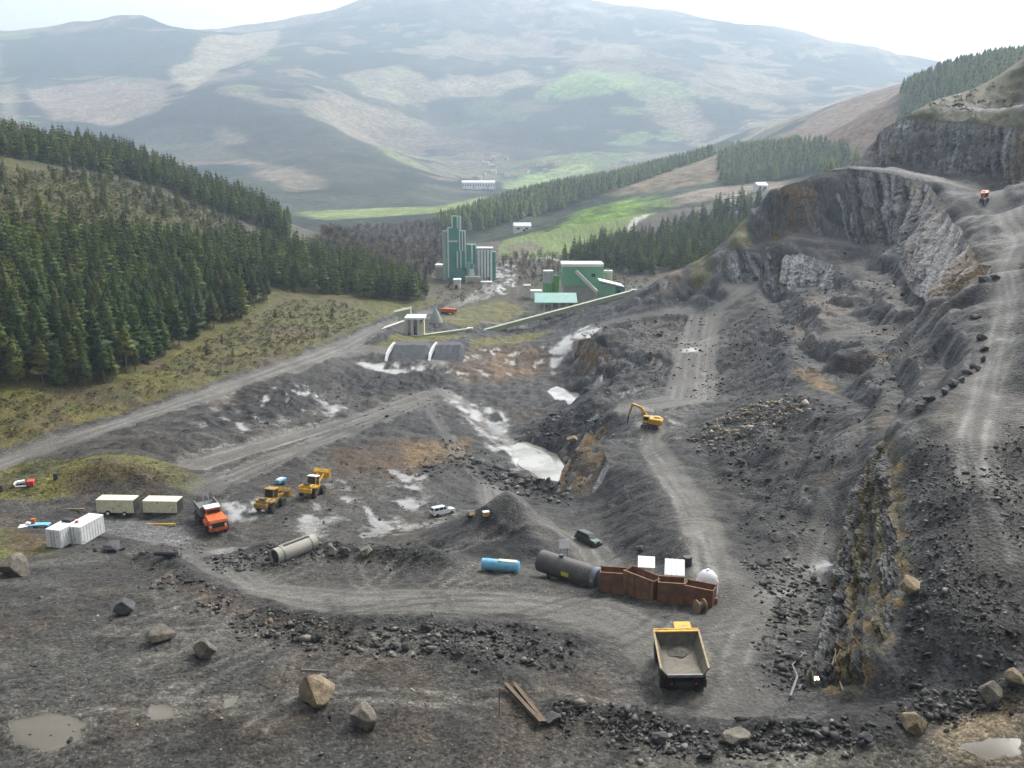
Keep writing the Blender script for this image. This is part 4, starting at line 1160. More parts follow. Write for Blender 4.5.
# the individually built trees: those that show largest (the front rows of the plantation)
edge_d = np.full(len(x), 1e9)
front = world_line([(-40, 396), (0, 386), (60, 388), (105, 386), (150, 366), (175, 350), (205, 336), (250, 314), (300, 292)])
for a, b in zip(front[:-1], front[1:]):
    edge_d = np.minimum(edge_d, seg_dist(x, y, a, b))
score = np.hypot(x, y) + 2.2 * edge_d - 6 * (hgt - 15) + np.where(kind == 0, 0, 1000)
order = np.argsort(score)
near, rest = order[:290], order[290:]
protos = []
for k, (tr, cr) in enumerate(con_hi):
    protos.append((tri_mesh('trunk', *tr), tri_mesh('crown', *cr)))
    protos[-1][0].materials.append(trunk_m)
    protos[-1][1].materials.append(crown_m)
for i in near:
    t = bpy.data.objects.new('conifer_tree', None)
    C.objects.link(t)
    t.location = (x[i], y[i], z[i] - .2)
    s = hgt[i]
    t.scale = (s * random.uniform(.9, 1.15), s * random.uniform(.9, 1.15), s)
    t.rotation_euler = (random.uniform(-.03, .03), random.uniform(-.03, .03), random.uniform(0, 6.28))
    tag(t, 'tall dark green conifer in the front rows of the plantation on the left slope', 'tree', 'front trees of the conifer plantation')
    k = random.randrange(len(protos))
    for nm, me in zip(('trunk', 'crown'), protos[k]):
        o = bpy.data.objects.new(nm, me)
        C.objects.link(o)
        o.parent = t
def tone(n, lo=.6, hi=1.4, warm=.0):
    k = rng.uniform(lo, hi, (n, 1)) ** 1.3
    w = rng.uniform(0, warm, (n, 1))
    return (k * np.concatenate([1 + w * 1.8, 1 + w * .8, 1 - w * .2], 1)).astype(np.float32)
def wood(name, variants, x, y, h, label, cat, warm=.3, spread=1.0):
    z = height(x, y)
    v = in_view(x, y, z + 5)
    x, y, z, h = x[v], y[v], z[v], h[v]
    if not len(x):
        return
    me = scatter(name, variants, np.stack([x, y, z - .3], -1), np.stack([h * spread, h * spread, h], -1), tone(len(x), .6, 1.4, warm))
    o = link(name, me, wood_m, kind='stuff')
    tag(o, label, cat)
    print(name, len(x))
wood('conifer_plantation', con_lo, x[rest], y[rest], hgt[rest], 'dense dark conifer plantation covering the left hillside up to its crest', 'forest', .35)
def region(pp, sp, keep):
    return fill(world_poly(pp, 10), sp, keep)
xa, ya = region([(300, 262), (330, 236), (440, 226), (446, 268), (425, 285), (390, 284), (345, 270)], 6, .7)
wood('bare_wood', bare, xa, ya, rng.uniform(8, 14, len(xa)), 'brownish bare wood in the valley left of the green tower', 'wood', .2, 1.2)
xa, ya = region([(560, 266), (600, 245), (650, 238), (700, 218), (740, 202), (770, 192), (772, 206), (740, 236), (716, 262), (690, 264), (650, 276), (600, 270)], 5.2, .8)
ok_ = ya > 425
xa, ya = xa[ok_], ya[ok_]
wood('conifer_wood', con_lo, xa, ya, rng.uniform(10, 17, len(xa)), 'dark conifer wood on the slope behind the long green shed', 'wood', .5)
xa, ya = region([(495, 262), (545, 256), (570, 268), (552, 285), (520, 280)], 6, .7)
wood('bare_thicket', bare, xa, ya, rng.uniform(5, 9, len(xa)), 'low brown thicket between the green tower and the field', 'thicket', .4, 1.2)
xa, ya = region([(436, 226), (486, 207), (560, 190), (640, 170), (700, 152), (740, 146), (735, 150), (700, 160), (640, 182), (592, 197), (560, 210), (500, 225), (470, 234)], 6.5, .9)
wood('ridge_wood', con_far, xa, ya, rng.uniform(11, 18, len(xa)), 'dark conifer ridge running across the valley above the green field', 'wood', .2)
xa, ya = region([(716, 160), (760, 146), (830, 146), (866, 152), (830, 170), (780, 180), (722, 186)], 6.5, .9)
wood('slope_wood', con_far, xa, ya, rng.uniform(11, 17, len(xa)), 'dark wood on the slope below the reddish hill', 'wood', .2)
hp = [at_D(px, 90, D)[:2] for px, D in ((896, 860), (960, 800), (1060, 740), (1060, 1150), (980, 1200), (905, 1200))]
xa, ya = fill(np.array(hp), 6.5, .9)
wood('hilltop_wood', con_far, xa, ya, rng.uniform(10, 16, len(xa)), 'dark wood on the hill behind the highest quarry bench', 'wood', .2)
def shrubs(name, label, pp, sp, keep, lo, hi, pal, D=None):
    P = world_poly(pp, 10) if D is None else D
    xa, ya = fill(P, sp, keep)
    za = height(xa, ya)
    n = len(xa)
    cc = np.array(pal)[rng.integers(0, len(pal), n)] * rng.uniform(.55, 1.35, (n, 1))
    s = lo + (hi - lo) * rng.random(n) ** 1.6
    o = link(name, scatter(name, [bush(s_) for s_ in range(10, 15)], np.stack([xa, ya, za - .1], -1), np.stack([s * 1.35, s * 1.35, s], -1), cc.astype(np.float32)), wood_m, kind='stuff')
    tag(o, label, 'shrubs')
OLV = [(.085, .085, .02), (.105, .095, .024), (.06, .066, .018), (.10, .075, .036), (.038, .052, .014)]
shrubs('ridge_scrub', 'olive scrub on the grassy top above the highest rock face', [(890, 121), (930, 108), (1000, 80), (1024, 66), (1060, 64), (1060, 118), (960, 117)], 3.2, .5, .8, 3.2, OLV)
shrubs('clearing_scrub', 'yellow green scrub in the clearing on the left hill', [(-30, 166), (60, 172), (130, 184), (210, 212), (290, 250), (180, 246), (100, 246), (0, 246), (-30, 246)], 2.6, .85, .8, 4.2, [tuple(1.3 * q for q in c_) for c_ in OLV] + [(.15, .145, .035), (.13, .135, .03)])
xa, ya = region([(0, 430), (100, 402), (200, 372), (300, 340), (370, 312), (330, 302), (290, 304), (200, 350), (110, 392), (0, 396)], 7, .3)
wood('bank_saplings', con_lo, xa, ya, rng.uniform(1.5, 5, len(xa)), 'young conifers dotted over the grassy bank above the haul road', 'saplings', .5, 1.2)
shrubs('bank_shrubs', 'olive and brown shrubs on the bank beside the left haul road', [(-30, 440), (0, 448), (100, 414), (200, 382), (300, 350), (380, 316), (330, 300), (290, 300), (200, 345), (110, 390), (0, 392), (-30, 396)], 1.7, .7, .3, 1.9, OLV + [(.10, .07, .04), (.085, .06, .035)])
shrubs('mound_shrubs', 'low brown green growth on the grassy mound behind the trailers', [(0, 470), (60, 461), (110, 457), (170, 464), (200, 484), (150, 480), (100, 492), (0, 500)], .9, .6, .15, .7, OLV + [(.08, .055, .03)])
shrubs('valley_scrub', 'brown and green scrub on the valley floor round the plant', [(430, 300), (445, 285), (500, 262), (560, 268), (600, 275), (650, 280), (640, 290), (560, 292), (520, 285), (470, 300), (440, 318)], 4.5, .5, .8, 3.5, OLV + [(.07, .05, .035)])
print('trees', time.time() - T0)
# loose stone
RV = [hull_rock(s, 7 + s % 4, .5 + .1 * (s % 5)) for s in range(12)]
GREY = [(.055, .0545, .052), (.075, .074, .070), (.115, .112, .105), (.035, .0355, .036), (.16, .152, .135), (.065, .063, .058)]
TANS = [(.30, .25, .18), (.22, .20, .17), (.36, .32, .26), (.16, .15, .14), (.24, .17, .09)]
def stones(pp, n, lo, hi, pal, pw=2.5):
    lo, hi, pw = lo * .6, hi * .85, pw * 2.0
    P = world_poly(pp, 12)
    x0, y0 = P.min(0); x1, y1 = P.max(0)
    xs, ys = rng.uniform(x0, x1, n * 16), rng.uniform(y0, y1, n * 16)
    dn = fbm2(xs, ys, 5, 3, 77)
    ok = (poly_sd(xs, ys, P) > 0) & (dn > -.25 + .3 * rng.random(n * 16) - .1)
    n2q = int(n * 1.8)
    xs, ys = xs[ok][:n2q], ys[ok][:n2q]
    xs = xs + rng.normal(0, .9, len(xs)) * np.clip(ys / 110, .7, 3)
    ys = ys + rng.normal(0, 1.1, len(ys)) * np.clip(ys / 110, .7, 3)
    sz = lo + (hi - lo) * rng.random(len(xs)) ** pw
    sz = np.where(rng.random(len(xs)) < .012, hi * rng.uniform(1.0, 1.9, len(xs)), sz)
    c = np.array(pal)[rng.integers(0, len(pal), len(xs))] * rng.uniform(.55, 1.35, (len(xs), 1))
    return xs, ys, sz, c
def rubble(name, label, rows, lift=.12):
    L = [stones(*r) for r in rows]
    xs, ys, sz, c = (np.concatenate(q) for q in zip(*L))
    zs = height(xs, ys) + lift * sz
    me = scatter(name, RV, np.stack([xs, ys, zs], -1), np.stack([sz * rng.uniform(.8, 1.4, len(sz)), sz, sz * rng.uniform(.6, 1.05, len(sz))], -1), c.astype(np.float32), .5)
    tag(link(name, me, rub_m, kind='stuff'), label, 'rubble')
    print(name, len(xs))
rubble('rubble', 'grey broken stone strewn along the berms and slopes of the quarry', [
    ([(148, 562), (190, 578), (250, 602), (330, 624), (330, 648), (250, 636), (190, 604), (150, 582)], 1000, .18, 1.0, GREY + [(.13, .09, .06)]),
    ([(330, 622), (420, 622), (500, 626), (575, 645), (560, 672), (480, 660), (400, 655), (330, 650)], 850, .18, .95, GREY),
    ([(560, 700), (640, 715), (740, 728), (880, 715), (1010, 685), (1010, 705), (900, 738), (760, 756), (640, 748), (560, 730)], 1700, .15, .9, GREY),
    ([(215, 560), (270, 545), (340, 543), (340, 558), (280, 566), (220, 572)], 500, .25, 1.1, GREY), ([(340, 545), (440, 546), (440, 562), (340, 562)], 300, .2, .8, GREY),
    ([(690, 400), (700, 350), (760, 310), (830, 300), (800, 380), (760, 398)], 1200, .3, 1.3, GREY), ([(690, 430), (790, 395), (850, 410), (760, 470), (720, 490)], 900, .3, 1.3, GREY),
    ([(515, 440), (550, 415), (592, 400), (604, 432), (576, 456), (545, 452)], 600, .35, 1.5, GREY), ([(450, 440), (480, 450), (520, 478), (565, 478), (580, 500), (540, 500), (480, 480), (450, 460)], 420, .5, 2.2, GREY, 2.0), ([(425, 464), (450, 460), (456, 472), (430, 478)], 130, .4, 1.4, GREY[:3]),
    ([(905, 450), (940, 440), (1024, 560), (1024, 690), (900, 705), (910, 600)], 2600, .12, .6, GREY, 3), ([(745, 560), (800, 560), (835, 600), (812, 690), (760, 690), (770, 620)], 900, .2, 1.0, GREY),
    ([(740, 480), (850, 430), (860, 500), (800, 560), (750, 560)], 700, .2, .9, GREY, 3), ([(0, 560), (150, 560), (330, 650), (560, 680), (560, 768), (0, 768)], 1500, .06, .35, GREY + TANS[:2], 3), ([(40, 545), (200, 548), (190, 562), (60, 560)], 400, .15, .7, GREY),
    ([(190, 480), (340, 450), (470, 440), (490, 490), (440, 540), (300, 540)], 700, .15, .9, GREY, 3), ([(200, 430), (300, 380), (440, 370), (440, 420), (300, 430)], 700, .25, 1.0, GREY), ([(850, 330), (940, 320), (920, 400), (860, 420)], 600, .2, 1.2, GREY, 3),
    ([(580, 330), (700, 310), (690, 390), (600, 395)], 700, .3, 1.5, GREY, 2.5), ([(760, 260), (900, 250), (900, 300), (780, 300)], 500, .3, 1.4, GREY, 3), ([(985, 470), (1024, 420), (1024, 560)], 300, .15, .7, GREY)])
rubble('tan_rubble', 'heap of pale tan broken blocks on the slope right of the excavator', [([(694, 438), (705, 425), (740, 408), (770, 402), (800, 398), (805, 408), (770, 428), (730, 446)], 520, .35, 1.6, TANS, 1.8), ([(845, 362), (900, 350), (930, 342), (922, 352), (870, 366)], 120, .3, 1.1, TANS), ([(868, 200), (886, 196), (885, 222), (850, 224)], 60, .6, 2.0, TANS)])
print('rubble', time.time() - T0)

# ------------------------------------------------------------------ building helpers
class MB:
    def __init__(self):
        self.bm = bmesh.new()
    def box(self, c, s, rx=0, ry=0, rz=0, bev=0.0):
        g = bmesh.ops.create_cube(self.bm, size=1)
        M = Matrix.Translation(c) @ Matrix.Rotation(rz, 4, 'Z') @ Matrix.Rotation(ry, 4, 'Y') @ Matrix.Rotation(rx, 4, 'X') @ Matrix.Diagonal((*s, 1))
        bmesh.ops.transform(self.bm, matrix=M, verts=g['verts'])
        if bev:
            es = {e for v in g['verts'] for e in v.link_edges}
            bmesh.ops.bevel(self.bm, geom=list(es), offset=bev, segments=1, affect='EDGES')
        return self
    def bar(self, a, b, w, h=None):
        a, b = Vector(a), Vector(b)
        d = b - a
        g = bmesh.ops.create_cube(self.bm, size=1)
        M = Matrix.Translation((a + b) / 2) @ d.to_track_quat('Y', 'Z').to_matrix().to_4x4() @ Matrix.Diagonal((w, d.length, h or w, 1))
        bmesh.ops.transform(self.bm, matrix=M, verts=g['verts'])
        return self
    def cyl(self, a, b, r0, r1=None, n=16, caps=True):
        a, b = Vector(a), Vector(b)
        d = b - a
        g = bmesh.ops.create_cone(self.bm, cap_ends=caps, segments=n, radius1=r0, radius2=r0 if r1 is None else r1, depth=d.length)
        M = Matrix.Translation((a + b) / 2) @ d.to_track_quat('Z', 'Y').to_matrix().to_4x4()
        bmesh.ops.transform(self.bm, matrix=M, verts=g['verts'])
        return self
    def lathe(self, prof, a, axis, n=20):
        """profile [(along, radius)] spun about an axis through a"""
        a, q = Vector(a), Vector(axis).to_track_quat('Z', 'Y')
        rings = []
        for t, r in prof:
            rings.append([self.bm.verts.new(a + q @ Vector((r * math.cos(6.28318 * i / n), r * math.sin(6.28318 * i / n), t))) for i in range(n)])
        for p, s in zip(rings[:-1], rings[1:]):
            for i in range(n):
                self.bm.faces.new((p[i], p[(i + 1) % n], s[(i + 1) % n], s[i]))
        for rg, fl in ((rings[0], True), (rings[-1], False)):
            self.bm.faces.new(rg[::-1] if fl else rg)
        return self
    def prism(self, poly, x0, x1, ax='X'):
        """polygon [(u, v)] extruded along X (u=y, v=z), Y (u=x, v=z) or Z (u=x, v=y)"""
        f = {'X': lambda u, v, w: (w, u, v), 'Y': lambda u, v, w: (u, w, v), 'Z': lambda u, v, w: (u, v, w)}[ax]
        A = [self.bm.verts.new(f(u, v, x0)) for u, v in poly]
        B = [self.bm.verts.new(f(u, v, x1)) for u, v in poly]
        n = len(poly)
        self.bm.faces.new(A[::-1]); self.bm.faces.new(B)
        for i in range(n):
            self.bm.faces.new((A[i], A[(i + 1) % n], B[(i + 1) % n], B[i]))
        return self
    def quad(self, *p):
        self.bm.faces.new([self.bm.verts.new(q) for q in p])
        return self
    def build(self, name, mat, parent=None, smooth=False, solid=0.0):
        bmesh.ops.recalc_face_normals(self.bm, faces=self.bm.faces)
        me = bpy.data.meshes.new(name)
        self.bm.to_mesh(me)
        self.bm.free()
        if smooth:
            for p in me.polygons:
                p.use_smooth = True
            me.set_sharp_from_angle(angle=math.radians(40))
        o = link(name, me, mat, parent)
        if solid:
            md = o.modifiers.new('solid', 'SOLIDIFY')
            md.thickness = solid
        return o
def thing(name, label, cat, loc=(0, 0, 0), rz=0.0, group=None, scale=1.0):
    o = bpy.data.objects.new(name, None)
    C.objects.link(o)
    o.location = loc
    o.rotation_euler = (0, 0, rz)
    o.scale = (scale,) * 3
    return tag(o, label, cat, group)
def seat(o, rx=0, ry=0):
    o.rotation_euler[0], o.rotation_euler[1] = rx, ry
def slope_fit(o, L, W):
    """tilt a vehicle so that it lies on the ground under it"""
    c, s = math.cos(o.rotation_euler[2]), math.sin(o.rotation_euler[2])
    x, y = o.location[0], o.location[1]
    f = (-s, c); r = (c, s)
    zf, zb = ground(x + f[0] * L, y + f[1] * L), ground(x - f[0] * L, y - f[1] * L)
    zr, zl = ground(x + r[0] * W, y + r[1] * W), ground(x - r[0] * W, y - r[1] * W)
    o.location[2] = (zf + zb + zr + zl) / 4
    n = Vector((r[0] * 2 * W, r[1] * 2 * W, zr - zl)).normalized().cross(Vector((f[0] * 2 * L, f[1] * 2 * L, zf - zb)).normalized()).normalized()
    fv = Vector((f[0] * 2 * L, f[1] * 2 * L, zf - zb)).normalized()
    rv = fv.cross(n)
    o.rotation_euler = Matrix((rv, fv, n)).transposed().to_euler()
def mat(name, col, rough=.6, metal=0., var=.18, vs=1.2, dirt=0., **k):
    m = simple_mat(name, col, rough, metal, var, vs, **k)
    if dirt:
        nd, lk = m.node_tree.nodes, m.node_tree.links
        bs = nd['Principled BSDF']
        src = bs.inputs['Base Color'].links[0].from_socket
        geo = nd.new('ShaderNodeNewGeometry')
        n = noise_n(nd, lk, geo.outputs['Position'], 1.7, 6, .72)
        mx = nd.new('ShaderNodeMix'); mx.data_type = 'RGBA'
        mx.inputs[7].default_value = (.105, .09, .068, 1)
        lk.new(ramp_n(nd, lk, n, .62 - .3 * dirt, .72 - .1 * dirt, 0, .9), mx.inputs[0])
        lk.new(src, mx.inputs[6])
        lk.new(mx.outputs[2], bs.inputs['Base Color'])
        bs.inputs['Specular IOR Level'].default_value = .25
    return m
M_yel = mat('yellow_paint', (.62, .36, .035), .5, dirt=0.45, var=.22, vs=2)
M_yel2 = mat('worn_yellow_paint', (.45, .27, .05), .6, dirt=0.75, var=.3, vs=2.5)
M_org = mat('orange_paint', (.62, .13, .03), .5, dirt=0.4, var=.2, vs=2)
M_tyre = mat('tyre_rubber', (.018, .018, .019), .85)
M_dark = mat('dark_steel', (.035, .035, .037), .6, .2)
M_grey = mat('grey_steel', (.20, .20, .20), .55, .3, var=.25)
M_dust = mat('dusty_steel', (.125, .112, .086), .75, .1, var=.35, vs=1.5)
M_glass = mat('dark_glass', (.02, .025, .03), .08, 0, .05)
M_white = mat('white_paint', (.74, .75, .74), .5, dirt=0.15, var=.1)
M_cream = mat('cream_paint', (.70, .66, .46), .6, dirt=0.2, var=.12, vs=.9)
M_red = mat('red_paint', (.50, .04, .03), .5)
M_blue = mat('blue_paint', (.17, .45, .62), .5, dirt=0.25, var=.12)
M_rust = mat('rusty_steel', (.185, .092, .05), .85, .1, var=.45, vs=.9)
M_wood = mat('weathered_wood', (.24, .17, .09), .85, var=.3)
M_tank = mat('tank_grey_paint', (.095, .088, .085), .5, .2, dirt=0.3, var=.3, vs=.8)
M_conc = mat('concrete', (.36, .34, .29), .85, var=.2, vs=.3)
M_concw = mat('pale_concrete', (.58, .56, .50), .8, var=.15, vs=.3)
M_teal = mat('teal_cladding', (.06, .26, .20), .6, var=.1, vs=.2)
M_green = mat('green_cladding', (.16, .40, .23), .6, var=.1, vs=.2)
M_lime = mat('bright_green_panel', (.12, .40, .06), .6, var=.15, vs=.3)
M_troof = mat('pale_teal_roof', (.22, .42, .36), .6, var=.12, vs=.3)
M_conv = mat('pale_green_gallery', (.33, .36, .24), .7, var=.15, vs=.2)
M_roofw = mat('white_roof', (.68, .70, .67), .6, var=.1, vs=.3)
M_tile = mat('red_roof_tile', (.32, .13, .08), .8, var=.2, vs=.3)
M_sgreen = mat('dark_green_car_paint', (.02, .045, .035), .3, .2, var=.1)
M_sand = mat('dark_aggregate', (.055, .058, .068), .9, var=.25, vs=.6, bump=.2)
M_railtan = mat('dusty_yellow_rail', (.30, .225, .11), .7, var=.35, vs=2)
def wheel(name, x, y, r, w, parent, rim=None, n=18):
    s = 1 if x > 0 else -1
    t = MB().lathe([(-w / 2, r * .55), (-w / 2, r * .9), (-w * .32, r), (w * .32, r), (w / 2, r * .9), (w / 2, r * .55)], (x, y, r), (s, 0, 0), n).build('wheel', M_tyre, parent, True)
    MB().lathe([(w * .30, r * .56), (w * .51, r * .54), (w * .36, r * .34), (w * .36, r * .16), (w * .55, r * .14)], (x, y, r), (s, 0, 0), 14).build('rim', rim or M_yel2, t, True)
    return t

# ------------------------------------------------------------------ the rigid dump truck on the near haul road
def dump_truck(loc, rz):
    t = thing('dump_truck', 'yellow dump truck with dusty open body seen from behind on the near haul road', 'dump truck', loc, rz, None, .87)
    MB().box((0, .2, 1.35), (1.5, 8.2, .55)).box((0, -3.3, 1.1), (2.2, .5, .5)).box((0, 4.1, 1.1), (3.6, .5, .7)).cyl((-1.9, -2.1, 1.05), (1.9, -2.1, 1.05), .38).cyl((-1.9, 2.9, 1.0), (1.9, 2.9, 1.0), .26).build('chassis', M_dark, t)
    for x in (-1.95, 1.95):
        wheel('wheel', x, 2.9, 1.05, .75, t)
    for x in (-2.0, 2.0, -1.2, 1.2):
        wheel('wheel', x, -2.1, 1.05, .72, t)
    # open body: floor rising to the tail, flared sides, raked headboard
    B = MB()
    W0, W1 = 1.75, 2.32
    fl = [(-4.5, 2.75), (-1.8, 2.3), (2.0, 2.35)]
    top = [(-4.35, 3.35), (-1.8, 3.5), (2.35, 3.8)]
    th = .13
    for s in (-1, 1):
        for k in range(2):
            (y0, z0), (y1, z1), (Y0, Z0), (Y1, Z1) = fl[k], fl[k + 1], top[k], top[k + 1]
            vi = [(s * W0, y0, z0), (s * W0, y1, z1), (s * W1, Y1, Z1), (s * W1, Y0, Z0)]
            vo = [(p[0] + s * th, p[1], p[2]) for p in vi]
            i = [B.bm.verts.new(p) for p in vi + vo]
            for q in ((0, 1, 2, 3), (7, 6, 5, 4), (0, 3, 7, 4), (1, 5, 6, 2), (3, 2, 6, 7), (0, 4, 5, 1)):
                B.bm.faces.new([i[a] for a in q])
    for k in range(2):
        (y0, z0), (y1, z1) = fl[k], fl[k + 1]
        B.prism([(y0, z0), (y1, z1), (y1, z1 - .16), (y0, z0 - .16)], -W0 - .02, W0 + .02, 'X')
    B.prism([(2.0, 2.3), (2.4, 3.85), (2.55, 3.85), (2.15, 2.25)], -W1 - .1, W1 + .1, 'X')
    body = B.build('dump_body', M_dust, t)
    for s in (-1, 1):
        MB().bar((s * 2.42, -4.3, 3.4), (s * 2.42, -1.8, 3.56), .2, .14).bar((s * 2.42, -1.8, 3.56), (s * 2.42, 2.5, 3.88), .2, .14).build('side_rail', M_railtan, body)
        for y in (-3.6, -2.6, -1.6, -.6, .4, 1.4):
            MB().bar((s * 1.95, y, 2.05), (s * 2.44, y, 3.3 + .08 * (y + 3)), .16, .12).build('rib', M_dust, body)
    MB().box((0, 2.52, 3.86), (4.9, .5, .14)).box((0, 2.78, 3.84), (4.9, .16, .3)).build('headboard_rim', M_yel, body)
    MB().box((0, -4.44, 2.68), (3.6, .16, .3)).build('tail_lip', M_grey, body)
    # load residue on the body floor
    L = MB()
    L.lathe([(0, 1.4), (.16, 1.05), (.3, .3)], (.1, .9, 2.3), (0, 0, 1), 12)
    for v_ in L.bm.verts:
        v_.co.x += random.uniform(-.3, .3); v_.co.y += random.uniform(-.35, .35)
    L.build('load_residue', mat('wet_fines', (.075, .07, .058), .9, var=.35, vs=2.5), body)
    # engine deck and cab
    MB().box((-.9, 3.6, 2.25), (2.0, 1.7, .9), bev=.08).box((-.9, 4.42, 1.9), (1.7, .12, 1.2)).build('engine_hood', M_yel, t)
    MB().box((0, 3.5, 1.75), (4.1, 2.0, .12)).build('deck', M_yel2, t)
    cb = MB().box((.85, 3.55, 2.55), (1.5, 1.6, 1.6), bev=.08).build('cab', M_yel, t)
    MB().box((.85, 3.5, 3.78), (1.85, 2.1, .16), bev=.05).build('cab_roof', M_yel, cb)
    MB().box((.85, 4.37, 2.95), (1.3, .05, .75)).box((1.62, 3.6, 2.95), (.05, 1.2, .75)).build('window', M_glass, cb)
    MB().cyl((-1.7, 3.0, 1.8), (-1.7, 3.0, 3.7), .1).build('exhaust', M_dark, t)
    for x in (-2.05, 2.05):
        MB().bar((x, 2.7, 1.8), (x, 2.7, 2.8), .05).bar((x, 4.4, 1.8), (x, 4.4, 2.8), .05).bar((x, 2.7, 2.8), (x, 4.4, 2.8), .05).build('handrail', M_yel, t)
        MB().box((x * .62, -3.58, 1.2), (.22, .08, .16)).build('tail_light', M_red, t)
    for s in (-1, 1):
        MB().bar((s * .45, -1.2, 1.3), (s * .45, .9, 1.9), .2).build('hoist_ram', M_grey, t)
        MB().box((s * 2.0, -3.05, .95), (.85, .06, .9)).build('mud_flap', M_dark, t)
    slope_fit(t, 3, 1.8)
    return t
h = hit(685, 690)
truck = dump_truck((h.x - .1, h.y + 2.4, h.z), math.radians(-2.5))

# ------------------------------------------------------------------ orange hauler in the yard
h = hit(206, 531)
t = thing('hauler', 'orange haul truck with white cab roof parked beside the cream trailers', 'truck', (h.x, h.y + 3, h.z), math.radians(180 + 30), None, 1.2)
MB().box((0, -.4, 1.0), (1.1, 8.0, .5)).build('chassis', M_dark, t)
for x in (-1.25, 1.25):
    for y in (3.0, -1.4, -3.2):
        wheel('wheel', x, y, .8, .6, t, M_org)
MB().prism([(2.1, 1.2), (4.4, 1.2), (4.5, 1.9), (4.3, 2.2), (2.1, 2.5)], -1.15, 1.15, 'X').build('hood', M_org, t)
MB().box((0, 4.5, 1.5), (1.6, .14, .75)).build('grille', M_dark, t)
MB().box((0, 4.55, 1.0), (2.5, .3, .4)).build('bumper', M_org, t)
for x in (-1.0, 1.0):
    MB().cyl((x, 4.48, 1.45), (x, 4.6, 1.45), .16).build('headlight', M_white, t)
    MB().prism([(2.0, 1.5), (3.9, 1.5), (3.7, 1.9), (2.2, 1.95)], x * 1.25 - .25, x * 1.25 + .25, 'X').build('fender', M_org, t)
cb = MB().box((0, 1.3, 2.2), (2.0, 1.6, 1.9), bev=.1).build('cab', M_org, t)
MB().box((0, 1.25, 3.22), (2.1, 1.75, .14), bev=.05).build('cab_roof', M_white, cb)
MB().box((0, 2.12, 2.6), (1.7, .06, .75)).box((1.02, 1.3, 2.6), (.06, 1.2, .7)).box((-1.02, 1.3, 2.6), (.06, 1.2, .7)).build('window', M_glass, cb)
B = MB().prism([(-4.6, 2.0), (-4.0, 1.5), (.2, 1.5), (.35, 3.0), (.2, 3.0), (.05, 1.7), (-3.9, 1.7), (-4.6, 2.15)], -1.35, 1.35, 'X')
for s in (-1.35, 1.35):
    B.prism([(-4.6, 2.1), (-3.9, 1.6), (.1, 1.6), (.3, 2.8), (-4.5, 2.6)], s - .06, s + .06, 'X')
B.build('dump_body', M_grey, t)
MB().bar((-.5, -2.5, 1.7), (-.5, -4.4, 4.0), .14).bar((.3, -2.5, 1.7), (.1, -4.4, 4.0), .14).bar((-.5, -4.3, 3.9), (.1, -4.3, 3.9), .12).build('ladder_rack', M_grey, t)
slope_fit(t, 3, 1.2)

# ------------------------------------------------------------------ wheel loaders
def loader(loc, rz, label, paint, lift, dark=False):
    t = thing('wheel_loader', label, 'wheel loader', loc, rz, 'wheel loaders in the yard', 1.1)
    MB().prism([(-3.6, 1.0), (-.4, 1.0), (-.4, 2.0), (-2.2, 2.25), (-3.5, 2.1)], -.95, .95, 'X').build('engine_hood', paint, t)
    MB().box((0, -3.65, 1.25), (2.3, .4, .8), bev=.08).build('counterweight', paint, t)
    MB().box((0, -3.0, 2.3), (1.2, .8, .12)).build('grille', M_dark, t)
    MB().box((0, 1.1, 1.2), (1.3, 2.4, .8)).build('front_frame', paint, t)
    cb = MB().box((0, -.2, 2.6), (1.5, 1.5, 1.5), bev=.08).build('cab', M_glass, t)
    MB().box((0, -.2, 3.42), (1.75, 1.8, .16), bev=.05).build('cab_roof', M_white if not dark else M_yel2, cb)
    for x in (-.75, .75):
        for y in (-.95, .55):
            MB().bar((x, y, 1.8), (x, y, 3.4), .1).build('cab_post', paint, cb)
    for x in (-1.15, 1.15):
        wheel('wheel', x, 1.6, .85, .65, t, paint)
        wheel('wheel', x, -2.0, .85, .65, t, paint)
        MB().prism([(-3.0, 1.75), (-1.0, 1.75), (-1.2, 1.95), (-2.8, 1.95)], x - .33, x + .33, 'X').build('fender', paint, t)
    e = (3.4, 1.0 + lift)
    for x in (-.55, .55):
        MB().bar((x, .9, 2.0), (x, e[0], e[1]), .22, .4).build('lift_arm', paint, t)
        MB().cyl((x * .8, .5, 1.4), (x * .8, 2.3, 1.4 + lift * .45), .09, n=8).build('lift_ram', M_grey, t)
    y, z = e
    bk = MB().prism([(y, z - .6), (y + 1.3, z - .7), (y + 1.35, z - .62), (y + .25, z - .4), (y + .1, z + .3), (y + .6, z + .9), (y + .5, z + .98), (y - .1, z + .35)], -1.45, 1.45, 'X')
    for x in (-1.45, 1.39):
        bk.prism([(y, z - .6), (y + 1.3, z - .7), (y + .6, z + .9), (y - .1, z + .35)], x, x + .06, 'X')
    bk = bk.build('bucket', paint, t)
    MB().box((0, y + 1.3, z - .68), (2.9, .16, .08)).build('cutting_edge', M_grey, bk)
    slope_fit(t, 2.5, 1.2)
    return t
h = hit(310, 497)
loader((h.x, h.y + 2, h.z), math.radians(-9), 'yellow wheel loader with white cab roof and raised bucket in the yard', M_yel, 2.3)
h = hit(268, 511)
loader((h.x, h.y + 2, h.z), math.radians(-12), 'brownish orange wheel loader next to the pale puddle in the yard', M_yel2, .8, True)
h = hit(281, 484)
t = thing('fuel_bowser', 'small blue and white fuel bowser behind the brownish loader', 'bowser', h, math.radians(-30))
MB().box((0, 0, .75), (1.3, 2.4, .7), bev=.1).build('tank', M_blue, t)
MB().box((0, -.2, 1.18), (.8, 1.4, .16)).build('lid', M_white, t)
for x in (-.7, .7):
    wheel('wheel', x, 0, .38, .22, t, M_white, 12)
